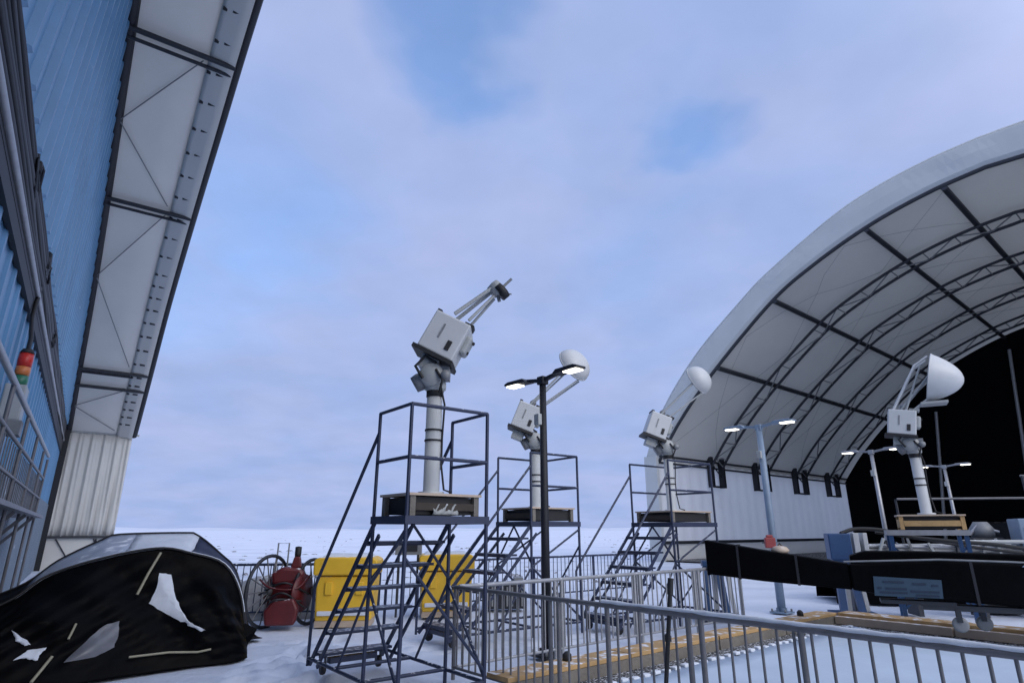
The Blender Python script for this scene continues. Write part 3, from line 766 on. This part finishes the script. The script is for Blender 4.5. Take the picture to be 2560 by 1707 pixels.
# ------------------------------------------------------------------ fences
def make_fence(label, p0, az, L, h, pitch, posts, m='galvd', r=.011, tr=.024, group='baluster fences'):
    t = thing('baluster_fence', label, 'fence', (p0[0], p0[1], 0), R(90 - az), group)
    MB().tube([(0, 0, h), (L, 0, h)], tr, 8).build('top_rail', m, t)
    MB().tube([(0, 0, .12), (L, 0, .12)], tr * .7, 8).build('bottom_rail', m, t)
    for x_ in posts: MB().tube([(x_, 0, 0), (x_, 0, h)], tr, 8).build('post', m, t)
    n = int(L / pitch); k = 0
    for i in range(n):
        x_ = (i + .5) * pitch
        if any(abs(x_ - q) < .03 for q in posts): continue
        MB().tube([(x_, 0, .13), (x_, 0, h - .01)], r, 6).build('baluster', m, t); k += 1
    return t
nf = make_fence('grey baluster fence nearest the camera running to the right edge', (-.64, 7.2), 140, 6.2, .93, .115, [0, 1.55, 1.66, 2.25, 3.05, 3.16, 3.9, 6.19], 'galvd', r=.0105, tr=.021)
MB().tube([(2.2 + .1 * i, random.uniform(-.004, .004), .957 + random.uniform(-.003, .003)) for i in range(40)], [.0165 + random.uniform(-.005, .004) for i in range(40)], 8).build('snow_line', 'snowpatch', nf)
make_fence('pale baluster fence beside the timber curb, running back toward the hangar', (-.60, 7.24), 50, 6.0, .93, .115, [1.5, 1.62, 3.1, 3.22, 4.6, 4.72, 5.98], 'galv', r=.010)
make_fence('thin dark fence behind the red reel and the tent', (-7.4, 11.35), 82, 4.85, .93, .12, [0.02, 1.5, 3.0, 4.83], 'navy', r=.009)
make_fence('thin dark fence beyond the yellow totes across the snow', (-2.55, 12.05), 50, 8.4, .93, .13, [.03, 2.0, 4.0, 6.0, 8.38], 'navy', r=.009)
rd = thing('marker_rod', 'thin black marker rod standing before the near fence', 'rod', (1.10, 5.0, 0), 0)
MB().tube([(0, 0, 0), (.15, 0, 1.17)], .017, 8).build('shaft', 'black', rd)
MB().tube([(.137, 0, 1.06), (.151, 0, 1.18)], .024, 8).build('cap', 'black', rd)

# ------------------------------------------------------------------ timber curb and pit
tc_ = thing('timber_curb', 'raised timber curb of tan boards with a corner under the black boom', 'curb', (5.55, 11.02, 0), R(90 - 50))
# local -x runs back along azimuth 230 (to the lower left), local -y runs along azimuth 140
for k in range(4):
    x0 = -7.3 + 1.83 * k; x1 = x0 + 1.80
    MB().box(((x0 + x1) / 2, .16 + .004 * (k % 2), .178), (x1 - x0, .34, .045)).build('cap_board', 'wood', tc_, bev=.006)
    MB().box(((x0 + x1) / 2, .02, .045), (x1 - x0, .05, .215)).build('face_board', 'woodgrey', tc_, bev=.006)
for k in range(3):
    y0 = -.02 - 1.7 * k; y1 = y0 - 1.67
    MB().box((.16 + .004 * (k % 2), (y0 + y1) / 2, .182), (.40, y0 - y1, .045)).build('cap_board', 'wood', tc_, bev=.006)
    MB().box((.02, (y0 + y1) / 2, .045), (.05, y0 - y1, .215)).build('face_board', 'woodgrey', tc_, bev=.006)
    MB().box((-.10, (y0 + y1) / 2, .10), (.12, y0 - y1, .12)).build('lower_board', 'tan', tc_, bev=.006)
for x_ in (-6.3, -4.5, -2.6, -.9):
    MB().lathe([(0, 0), (.05, 0), (.05, .06), (.02, .09), (0, .09)], 10, Matrix.Translation((x_, .2, .20))).build('bolt_head', 'black', tc_)
dg = MB().box((-3.2, -.26, -.01), (7.6, .50, .05)).box((-.27, -2.4, -.012), (.50, 4.8, .05)).build('dark_gap_strip', 'pit'); dg.location = (5.55, 11.02, .02); dg.rotation_euler = (0, 0, R(40)); struct(dg)  # flat dark strip standing for the gap between curb and sheet
ts = thing('snowy_sheet', 'pale blue snow dusted ground sheet behind the near fence', 'ground sheet', (5.55, 11.02, 0), R(40))
rows = []
for j in range(25):
    y_ = -.44 - 6.5 * j / 24; rows.append([(-6.6 + 6.05 * i / 40, y_, .055 + .02 * hn(i * .7, j * .9) + (.02 if j == 0 else 0)) for i in range(41)])
MB().grid(rows).build('sheet', 'tarpblue', ts, thick=.02)
for i in range(34):
    MB().box((-6.5 + .178 * i, -.44, .085 + .006 * (i % 3)), (.10, .07, .035)).build('edge_block', 'snowpatch', ts, bev=.01)

# ------------------------------------------------------------------ black boom on casters
bm_ = thing('equipment_boom', 'long black tapered boom on small casters carrying a blue sign', 'boom', (3.27, 10.5, 0), R(90 - 117))
MB().prism([(0, .83), (.06, .85), (.84, .775), (2.06, .70), (2.06, 1.06), (.84, 1.245), (0, 1.385)], -.16, .16).build('tip_section', 'tarp', bm_, bev=.02)
MB().prism([(2.06, .70), (2.5, .64), (3.3, .60), (5.8, .48), (5.8, 1.05), (4.1, 1.10), (3.2, 1.13), (2.06, 1.06)], -.20, .22).build('main_section', 'tarp', bm_, bev=.03)
MB().prism([(2.09, 1.04), (5.8, 1.00), (5.8, 1.18), (4.2, 1.22), (3.0, 1.245), (2.30, 1.24), (2.09, 1.17)], -.05, .30).build('top_bar', 'tarp', bm_, bev=.02)
MB().tube([(2.0, -.17, 1.09), (3.2, -.2, 1.145), (4.0, -.2, 1.13), (5.8, -.2, 1.06)], .014, 6).build('seam', 'grey', bm_)
for x_, zb, zt in ((.5, .80, 1.31), (1.35, .74, 1.175), (3.55, .575, 1.12)):
    MB().box((x_, -.005 if x_ < 2 else .01, (zb + zt) / 2), (.035, .33 if x_ < 2 else .43, zt - zb + .012)).build('strap', 'trim', bm_)
sg = MB().prism([(2.33, .64), (3.15, .635), (3.17, .875), (2.35, .90)], -.222, -.204).build('sign', 'signblue', bm_)
for (xa, xb, z) in ((2.46, 2.72, .832), (2.82, 2.98, .815), (3.04, 3.12, .80), (2.38, 2.43, .745), (2.48, 2.74, .742), (2.78, 3.12, .715), (2.40, 2.74, .69), (2.84, 3.11, .665)):
    MB().box(((xa + xb) / 2, -.226, z), (xb - xa, .006, .026)).build('lettering', 'ink', sg)
MB().prism([(4.1, 1.07), (4.9, 1.03), (4.9, 1.11), (4.2, 1.15)], -.232, -.214).build('plate', 'bluegrey', bm_)
MB().box((2.85, 0, .56), (.9, .3, .05)).box((3.5, 0, .51), (1.2, .28, .07)).build('undercarriage', 'steel', bm_)
for x_, y_ in ((3.30, -.12), (3.62, .18), (5.2, -.12)):
    cz = .335
    c = MB().bar((x_, y_ - .04, .50), (x_, y_ - .04, cz), .012, .06).bar((x_, y_ + .04, .50), (x_, y_ + .04, cz), .012, .06).build('caster_fork', 'steel', bm_)
    MB().lathe([(0, -.025), (.07, -.025), (.095, -.02), (.1, 0), (.095, .02), (.07, .025), (0, .025)], 18, Matrix.Translation((x_, y_, cz - .03)) @ Matrix.Rotation(PI / 2, 4, 'X')).build('wheel', 'grey', c)

# blue trestles holding it, and the gear behind
def make_trestle(label, loc, rz, h, top=False):
    t = thing('blue_trestle', label, 'trestle', loc, rz, 'blue trestles behind the boom')
    for s in (-1, 1):
        MB().bar((s * .16, -.2, .02), (s * .10, 0, h), .12, .10, up=(0, 1, 0)).build('leg', 'deepblue', t)
        MB().bar((s * .16 + .22, .2, .02), (s * .10 + .15, .05, h), .07, .06, up=(0, 1, 0)).build('rear_leg', 'white', t)
    MB().box((.05, 0, .05), (.75, .55, .06)).build('foot', 'deepblue', t)
    MB().box((.03, 0, h - .03), (.42, .22, .10)).build('head', 'deepblue', t, bev=.01)
    if top: MB().box((-.02, .02, h + .22), (.40, .32, .48)).build('blue_case', 'deepblue', t, bev=.02); MB().box((.28, .02, h + .22), (.10, .26, .5)).box((.44, .02, h + .22), (.08, .26, .5)).build('side_frame', 'white', t, bev=.01)
    return t
make_trestle('blue trestle with white rear legs under the boom tip', (3.72, 11.75, 0), R(-8), .98)
make_trestle('blue trestle with a case on top behind the curb corner', (6.35, 12.1, 0), R(-12), 1.02, True)
hs_ = thing('black_hose', 'black hose arching over the grey pipes behind the boom', 'hose', (6.3, 12.0, 1.0))
MB().tube(spline([(0.05, 0, .48), (.35, 0, .56), (.8, -.1, .54), (1.2, -.3, .42), (1.8, -.6, .34), (2.4, -.9, .28), (3.2, -1.3, .12)], 40), .035, 8).build('hose_line', 'black', hs_)
MB().tube(spline([(.9, .3, .50), (1.6, 0, .38), (2.3, -.2, .25), (3.6, -.8, .05), (4.2, -1, -.1)], 40), .028, 8).build('hose_line', 'black', hs_)
pp = thing('pipe_rack', 'snow dusted grey pipes and frames piled behind the black boom', 'pipe rack', (8.3, 12.2, 0), R(-10))
for x_ in (-1.7, -.6, .5, 1.6): MB().box((x_, 0, .55), (.08, .5, 1.1)).build('upright', 'steel', pp)
MB().box((0, 0, 1.02), (3.8, .55, .06)).build('shelf', 'steel', pp)
for i in range(12):
    z = 1.09 + .075 * (i // 4); y_ = -.2 + .12 * (i % 4)
    MB().tube([(-1.8 + random.uniform(0, .5), y_, z), (1.9 - random.uniform(0, .8), y_ + random.uniform(-.05, .05), z + random.uniform(-.02, .03))], .036, 8).build('pipe', ('offwhite', 'grey', 'galv')[i % 3], pp)
for i in range(9):
    x_ = -1.6 + .36 * i + random.uniform(-.08, .08)
    MB().bar((x_, -.3, .95), (x_ + random.uniform(-.2, .25), -.28, 1.36 + random.uniform(-.08, .04)), .05, .04).build('frame', ('grey', 'offwhite', 'steel')[i % 3], pp)
MB().tube([(.2, -.35, 1.33), (2.6, -.35, 1.34)], .035, 8).build('rail', 'offwhite', pp)
for nm, lb, lc, rz_, sz in (('covered_stack', 'low black tarp covered stack behind the pipe rack', (9.0, 14.6, 0), -.2, (3.4, 1.6, 1.25)), ('covered_stack', 'taller black tarp covered stack behind the grey cabinet', (12.6, 14.4, 0), -.1, (3.2, 1.8, 1.75))):
    st_ = thing(nm, lb, 'stack', lc, rz_); rows = []
    for j in range(15):
        a = PI * j / 14; cy = -math.cos(a) * sz[1] / 2; cz = sz[2] * min(1, math.sin(a) * 1.6) ** .5
        rows.append([((-.5 + i / 20) * sz[0], cy + .05 * hn(i * .8, j), max(0, cz * (1 - .12 * abs(hn(i * .5, j * .4))) * (min(1, 5 * min(i, 20 - i) / 20 + .25)))) for i in range(21)])
    MB().grid(rows).build('tarp', 'tarp', st_); MB().tube([(0, -sz[1] / 2 - .03, .1), (.02, -sz[1] / 2 + .1, sz[2] * .8), (0, 0, sz[2] + .01), (0, sz[1] / 2, .1)], .02, 6).build('strap', 'grey', st_)
# rails, cabinet and machine inside the hangar mouth
ir = thing('pipe_railing', 'pale pipe railing across the dark hangar mouth', 'railing', (11.5, 15.5, 0), R(-8))
for z, x_ in ((2.30, -1.6), (2.85, 1.4)): MB().tube([(x_, 0, z), (6, -.4, z)], .028, 8).build('rail', 'galvd', ir)
for x_ in (-1.6, 1.4, 3.6, 6.0): MB().tube([(x_, -.05 * x_, 0), (x_, -.05 * x_, 2.85 if x_ > 0 else 2.3)], .03, 8).build('post', 'steel', ir)
cb = thing('equipment_cabinet', 'grey cabinet standing at the right edge by the hangar mouth', 'cabinet', (10.2, 11.9, 0), R(-25))
MB().box((0, 0, .9), (.9, .7, 1.7)).build('body', 'bluegrey', cb, bev=.02); MB().box((0, -.37, .95), (.72, .03, 1.3)).build('door', 'grey', cb, bev=.01); MB().box((.25, -.4, .95), (.04, .04, .2)).build('handle', 'steel', cb)
mc = thing('stand_machine', 'dark machine on a stand beside the grey cabinet', 'machine', (9.55, 12.6, 0), R(-20))
MB().box((0, 0, .7), (.55, .5, 1.4)).build('base', 'trim', mc, bev=.03); MB().lathe([(0, 1.4), (.2, 1.4), (.22, 1.55), (.12, 1.7), (0, 1.7)], 14).build('turret', 'grey', mc)
MB().tube([(-.25, -.1, 1.45), (-.1, -.1, 1.62), (.25, -.1, 1.5)], .035, 6).build('arm', 'galv', mc)
rb = thing('red_box', 'small red box strapped to the foot of the blue grey lamp post', 'box', (5.16, 12.47, 1.18), R(-10))
MB().box((0, 0, .12), (.20, .12, .20)).build('body', 'redv', rb, bev=.02); MB().box((0, .01, .24), (.12, .10, .06)).build('cap', 'redv', rb, bev=.02); MB().box((0, .07, .12), (.27, .05, .03)).build('strap', 'grey', rb)
bb = thing('pale_bag', 'small tan bag lying on top of the black boom', 'bag', (4.28, 9.99, 1.195), R(-27))
MB().lathe([(0, 0), (.11, 0), (.14, .04), (.10, .09), (.03, .11), (0, .105)], 14).build('sack', 'tan', bb); MB().tube([(-.03, 0, .10), (0, .02, .14), (.04, 0, .10)], .012, 6).build('tie', 'wooddark', bb)
# ------------------------------------------------------------------ yellow totes, red reel, small gear
def make_tote(label, loc, rz, w, d, h):
    t = thing('yellow_tote', label, 'tote', loc, rz, 'yellow totes on the snow')
    MB().prism([(-w / 2 + .06, .10), (w / 2 - .04, .10), (w / 2 - .01, h * .72), (-w / 2 + .03, h * .72)], -d / 2 + .03, d / 2 - .03).build('body', 'yellow', t, bev=.03)
    MB().prism([(-w / 2 - .02, h * .735), (w / 2 + .02, h * .735), (w / 2 + .03, h * .95), (w / 2 - .05, h), (-w / 2 + .05, h), (-w / 2 - .03, h * .95)], -d / 2 - .02, d / 2 + .02).build('lid', 'yellow', t, bev=.03)
    MB().box((0, 0, .05), (w - .12, d - .1, .10)).build('pallet', 'tan', t)
    rows = [[(-w / 2 + .07 + (w - .14) * i / 12, -d / 2 + .08 + (d - .16) * j / 8, h - .01 + (.055 + .02 * hn(i, j) if 0 < i < 12 and 0 < j < 8 else 0)) for i in range(13)] for j in range(9)]
    MB().grid(rows).build('snow_cap', 'snowpatch', t)
    for x_ in (-w * .25, w * .25): MB().box((x_, -d / 2 + .012, h * .55), (.12, .04, .20)).build('latch', 'yellow', t, bev=.01)
    MB().box((0, -d / 2 - .0, .22), (w - .2, .05, .07)).build('ledge', 'snowpatch', t, bev=.01)
    return t
make_tote('yellow tote with lid, left one beside the red reel', (-2.86, 11.1, 0), R(4), 1.02, .7, 1.10)
make_tote('yellow tote right of the first, half hidden behind the near stairs', (-1.30, 12.3, 0), R(12), 1.00, .7, 1.10)

rl = thing('hose_reel', 'dark red reel machine with two spoked wheels beside the yellow tote', 'reel', (-4.0, 10.95, 0), R(14))
def wheel(y_, x_, rad, m, nm):
    A = Matrix.Translation((x_, y_, rad)) @ Matrix.Rotation(R(60), 4, 'Z') @ Matrix.Rotation(PI / 2, 4, 'X')
    w = MB(); w.tube([A @ Vector((rad * math.cos(k / 32 * 2 * PI), rad * math.sin(k / 32 * 2 * PI), 0)) for k in range(32)], .03, 8, closed=True)
    o_ = w.build(nm, m, rl)
    s_ = MB()
    for k in range(14):
        a = k / 14 * 2 * PI; s_.tube([A @ Vector((.05 * math.cos(a), .05 * math.sin(a), .03)), A @ Vector((rad * math.cos(a), rad * math.sin(a), 0))], .011, 6)
    s_.lathe([(0, -.04), (.07, -.04), (.07, .06), (0, .06)], 12, A); s_.build('spokes', 'galvd', o_)
wheel(-.1, -.16, .56, 'steel', 'wheel'); wheel(.18, .52, .52, 'trim', 'wheel')
ax = Matrix.Translation((.16, .04, .52)) @ Matrix.Rotation(R(60), 4, 'Z') @ Matrix.Rotation(PI / 2, 4, 'X')
MB().lathe([(0, -.28), (.30, -.28), (.30, -.25), (.24, -.23)] + [(.24 + .012 * (k % 2), -.2 + .04 * k) for k in range(11)] + [(.24, .23), (.30, .25), (.30, .28), (0, .28)], 24, ax).build('drum', 'red', rl)
MB().prism([(-.12, .06), (.34, .06), (.38, .30), (.30, .46), (-.04, .44), (-.16, .28)], -.48, -.12).build('engine_box', 'red', rl, bev=.04)
MB().prism([(-.10, .66), (.36, .68), (.42, .82), (.34, .92), (.05, .94), (-.14, .84)], -.20, .14).build('hood', 'red', rl, bev=.05)
MB().prism([(.16, .92), (.34, .92), (.30, 1.10), (.20, 1.10)], -.10, .06).build('stack_base', 'red', rl, bev=.02)
MB().lathe([(0, 1.09), (.05, 1.09), (.055, 1.14), (.055, 1.26), (0, 1.27)], 12, Matrix.Translation((.25, 0, 0))).build('exhaust', 'black', rl)
MB().tube([(-.10, .1, .8), (-.10, .1, 1.32), (.08, .1, 1.32), (.08, .1, .8)], .014, 6).build('handle', 'grey', rl)
for pts in ([(-.3, -.1, .5), (.1, -.34, .7), (.5, -.1, .5)], [(-.2, -.2, .2), (.0, -.5, .45), (.4, -.25, .4)], [(-.3, -.2, .75), (-.1, -.3, .62), (.3, -.3, .6), (.5, -.1, .8)], [(-.25, -.15, .35), (.1, -.42, .55), (.45, -.2, .3)]):
    MB().tube(spline(pts, 14), .017, 6).build('hose', ('black', 'red', 'grey')[len(pts) % 3], rl)
hb_ = MB()
rows = []
for j in range(9):
    rows.append([(-.75 + 1.7 * i / 14, -.4 + 1.0 * j / 8, .74 * math.sin(PI * min(1, max(0, (i + 1.5) / 16))) ** .35 * math.sin(PI * (j + .0) / 8) ** .35 * (1 + .08 * hn(i, j)) - .02) for i in range(15)])
hb_.grid(rows); o = hb_.build('snow_heap', 'concrete'); o.location = (-4.6, 12.15, 0); o.rotation_euler = (0, 0, R(10)); tag(o, 'grey heap of old snow between the tent and the red reel', 'snow heap')
gb = thing('generator_crate', 'dark slatted generator crate behind the near fence corner', 'crate', (-.17, 13.1, 0), R(6))
MB().box((0, 0, .27), (.82, .5, .46)).build('body', 'trim', gb, bev=.02)
for i in range(8): MB().box((-.35 + .1 * i, -.256, .27), (.035, .012, .36)).build('slat', 'grey', gb)
MB().box((0, 0, .512), (.80, .48, .02)).box((.3, .0, .56), (.18, .3, .1)).build('lid', 'grey', gb)
gp = thing('control_panel', 'small grey control panel on legs between the two yellow totes', 'panel', (-1.98, 12.0, 0), R(5))
for x_ in (-.18, .18): MB().box((x_, 0, .55), (.04, .04, 1.1)).build('leg', 'steel', gp)
MB().box((0, 0, 1.22), (.5, .14, .26)).build('box', 'grey', gp, bev=.01); MB().box((.02, -.076, 1.22), (.3, .012, .14)).build('display', 'trim', gp)

# ------------------------------------------------------------------ collapsed black tent
tn = thing('black_tent', 'collapsed black pop-up tent with frosted roof lying on the snow at left', 'tent', (-4.7, 8.0, 0))
TO = Vector((-4.7, 8.0, 0))
F = [(-6.6, 6.75, .38), (-5.73, 7.2, .73), (-5.46, 7.46, 1.02), (-5.02, 7.77, 1.21), (-4.54, 8.07, 1.31), (-4.2, 8.24, 1.24), (-3.84, 8.41, 1.1), (-3.62, 8.5, .75), (-3.50, 8.53, .26), (-3.48, 8.51, .02)]
RR = [(-7.4, 8.1, .45), (-6.6, 8.49, .80), (-6.27, 8.72, 1.14), (-5.85, 8.97, 1.42), (-5.71, 9.05, 1.47), (-4.99, 9.39, 1.49), (-4.8, 9.47, 1.46), (-4.42, 9.50, 1.19), (-4.1, 9.45, .9), (-3.75, 9.3, .05)]
GF = [(-6.3, 5.6, 0), (-5.4, 6.2, 0), (-4.9, 6.65, 0), (-4.62, 6.9, 0), (-4.31, 7.31, 0), (-3.97, 7.64, 0), (-3.64, 7.91, 0), (-3.40, 8.12, 0), (-3.36, 8.35, 0), (-3.46, 8.50, 0)]
N = 49
Fr = [Vector(v) - TO for v in poly_resample(spline([Vector(p) for p in F], 80), N)]
Rr = [Vector(v) - TO for v in poly_resample(spline([Vector(p) for p in RR], 80), N)]
Gr = [Vector(v) - TO for v in poly_resample(spline([Vector(p) for p in GF], 80), N)]
def wr(u, v, s=1.0):
    cr = lambda x_: 1 - 2 * abs(math.sin(x_)) ** .6
    return s * (.022 * cr(u * 9 + 2.2 * v) * (.4 + v) + .024 * cr(u * 5 - 6 * v + 1) + .008 * cr(14 * v + 3 * u) + .014 * math.sin(u * 23 + 3 * math.sin(v * 5)) * math.sin(v * 9 + u * 7) + .03 * math.sin(u * 41 - v * 17) + .02 * math.sin(u * 67 + v * 31))
def front(i, v):
    u = i / (N - 1); a, b = Fr[i], Gr[i]
    p = a.lerp(b, v); env = math.sin(PI * min(1, max(0, v))) * min(1, u * 6) * min(1, (1 - u) * 6)
    hub = max(0.0, 1 - max(abs(u - .60) / .17, abs(v - .45) / .45))
    return p + Vector((.6, -.8, .1)) * (-.22 * hub) + Vector((.6, -.8, .1)) * ((.16 * math.sin(PI * v) + wr(u, v, 1.0)) * env) 
def fsm(k, v):
    k0 = max(0, min(N - 2, int(k))); return front(k0, v).lerp(front(k0 + 1, v), k - k0)
rows = [[fsm(i / 2, v / 48) for i in range(2 * N - 1)] for v in range(49)]
MB().grid(rows).build('front_wall', 'tarp', tn, thick=.008)
def roofp(i, v):
    u = i / (N - 1); a, b = Fr[i], Rr[i]; p = a.lerp(b, v)
    return p + Vector((0, 0, 1)) * (-.05 * math.sin(PI * v) + wr(u, v, .35) * math.sin(PI * v))
for i0, i1, m, nm in ((0, 11, 'tarp', 'roof_end'), (11, 23, 'frosted', 'roof_panel'), (23, 31, 'snowpatch', 'snowy_roof_panel'), (31, 48, 'tarpnavy', 'side_panel')):
    MB().grid([[roofp(i, v / 12) for i in range(i0, i1 + 1)] for v in range(13)]).build(nm, m, tn, thick=.008)
back = [Vector((p.x - .5 * (1 - i / (N - 1)), p.y + .5, -p.z * 0)) for i, p in enumerate(Rr)]
for b in back: b.z = 0
MB().grid([[a.lerp(b, v / 6) for a, b in zip(Rr, back)] for v in range(7)]).build('rear_wall', 'tarp', tn, thick=.008)
MB().tube([p + Vector((0, -.015, .01)) for p in Fr], .016, 6).build('front_hoop', 'black', tn)
MB().tube([p + Vector((0, 0, .012)) for p in Fr[12:44]], [.019] * 32, 6).build('hoop_frost', 'snowpatch', tn)
MB().tube([p + Vector((0, 0, .012)) for p in Rr], .016, 6).build('rear_hoop', 'black', tn)
def patch(poly, name, m, off=.03, rings=7):
    # outline given in (u, v) on the cloth; filled with rings that follow the cloth
    n = len(poly); dense = []
    for a, b in zip(poly, poly[1:] + poly[:1]):
        for q in range(4):
            t_ = q / 4; dense.append((a[0] + (b[0] - a[0]) * t_ + random.uniform(-.0015, .0015), a[1] + (b[1] - a[1]) * t_ + random.uniform(-.004, .004)))
    cu = sum(p[0] for p in dense) / len(dense); cv = sum(p[1] for p in dense) / len(dense)
    vs = []
    for r_ in range(rings + 1):
        k_ = r_ / rings
        for (u, v) in dense:
            p = fsm((cu + (u - cu) * k_) * (N - 1), cv + (v - cv) * k_)
            vs.append(p + Vector((.6, -.8, .15)) * (off * (1 - .6 * k_ ** 4)))
    L_ = len(dense); fs = [(r_ * L_ + q, r_ * L_ + (q + 1) % L_, (r_ + 1) * L_ + (q + 1) % L_, (r_ + 1) * L_ + q) for r_ in range(1, rings) for q in range(L_)]
    fs += [tuple(L_ + q for q in range(L_))]
    MB().add(vs, fs, True).build(name, m, tn)
for nm, m, pl in (
    ('snow_patch', 'snowpatch', [(.599, .212), (.630, .212), (.661, .388), (.688, .487), (.719, .588), (.703, .600), (.661, .537), (.609, .463), (.609, .362)]),
    ('snow_patch', 'snowpatch', [(.703, .562), (.729, .600), (.771, .637), (.76, .662), (.724, .625)]),
    ('vinyl_window', 'window', [(.470, .83), (.495, .70), (.521, .60), (.552, .585), (.568, .70), (.568, .775), (.535, .83)]),
    ('snow_patch', 'snowpatch', [(.360, .75), (.375, .713), (.38, .688), (.417, .70), (.411, .75), (.411, .787), (.401, .775), (.38, .75)]),
    ('snow_patch', 'snowpatch', [(.318, .475), (.349, .565), (.38, .65), (.365, .645), (.344, .59)])):
    patch(pl, nm, m)
def fq(u, v, o=.05): return fsm(u * (N - 1), v) + Vector((.6, -.8, .15)) * o
MB().tube([fq(.578, .04), fq(.570, .22, .09), fq(.568, .388)], .017, 6).build('pole', 'pole', tn)
MB().tube([fq(.453, .55), fq(.453, .662)], .013, 6).build('pole', 'pole', tn)
MB().tube([fq(.438, .775), fq(.430, .86), fq(.422, .938)], .016, 6).build('pole', 'pole', tn)
MB().tube([fq(.615, .863), fq(.66, .857), fq(.708, .85), fq(.781, .85), fq(.812, .812)], .013, 6).build('hem_cord', 'pole', tn)
MB().add([Vector(p) - TO for p in ((-3.55, 8.5, .40), (-3.36, 8.56, .30), (-3.40, 8.54, .20), (-3.48, 8.45, .05), (-3.55, 8.3, .12))], [(0, 1, 2, 3, 4)]).build('loose_flap', 'tarp', tn, thick=.01)
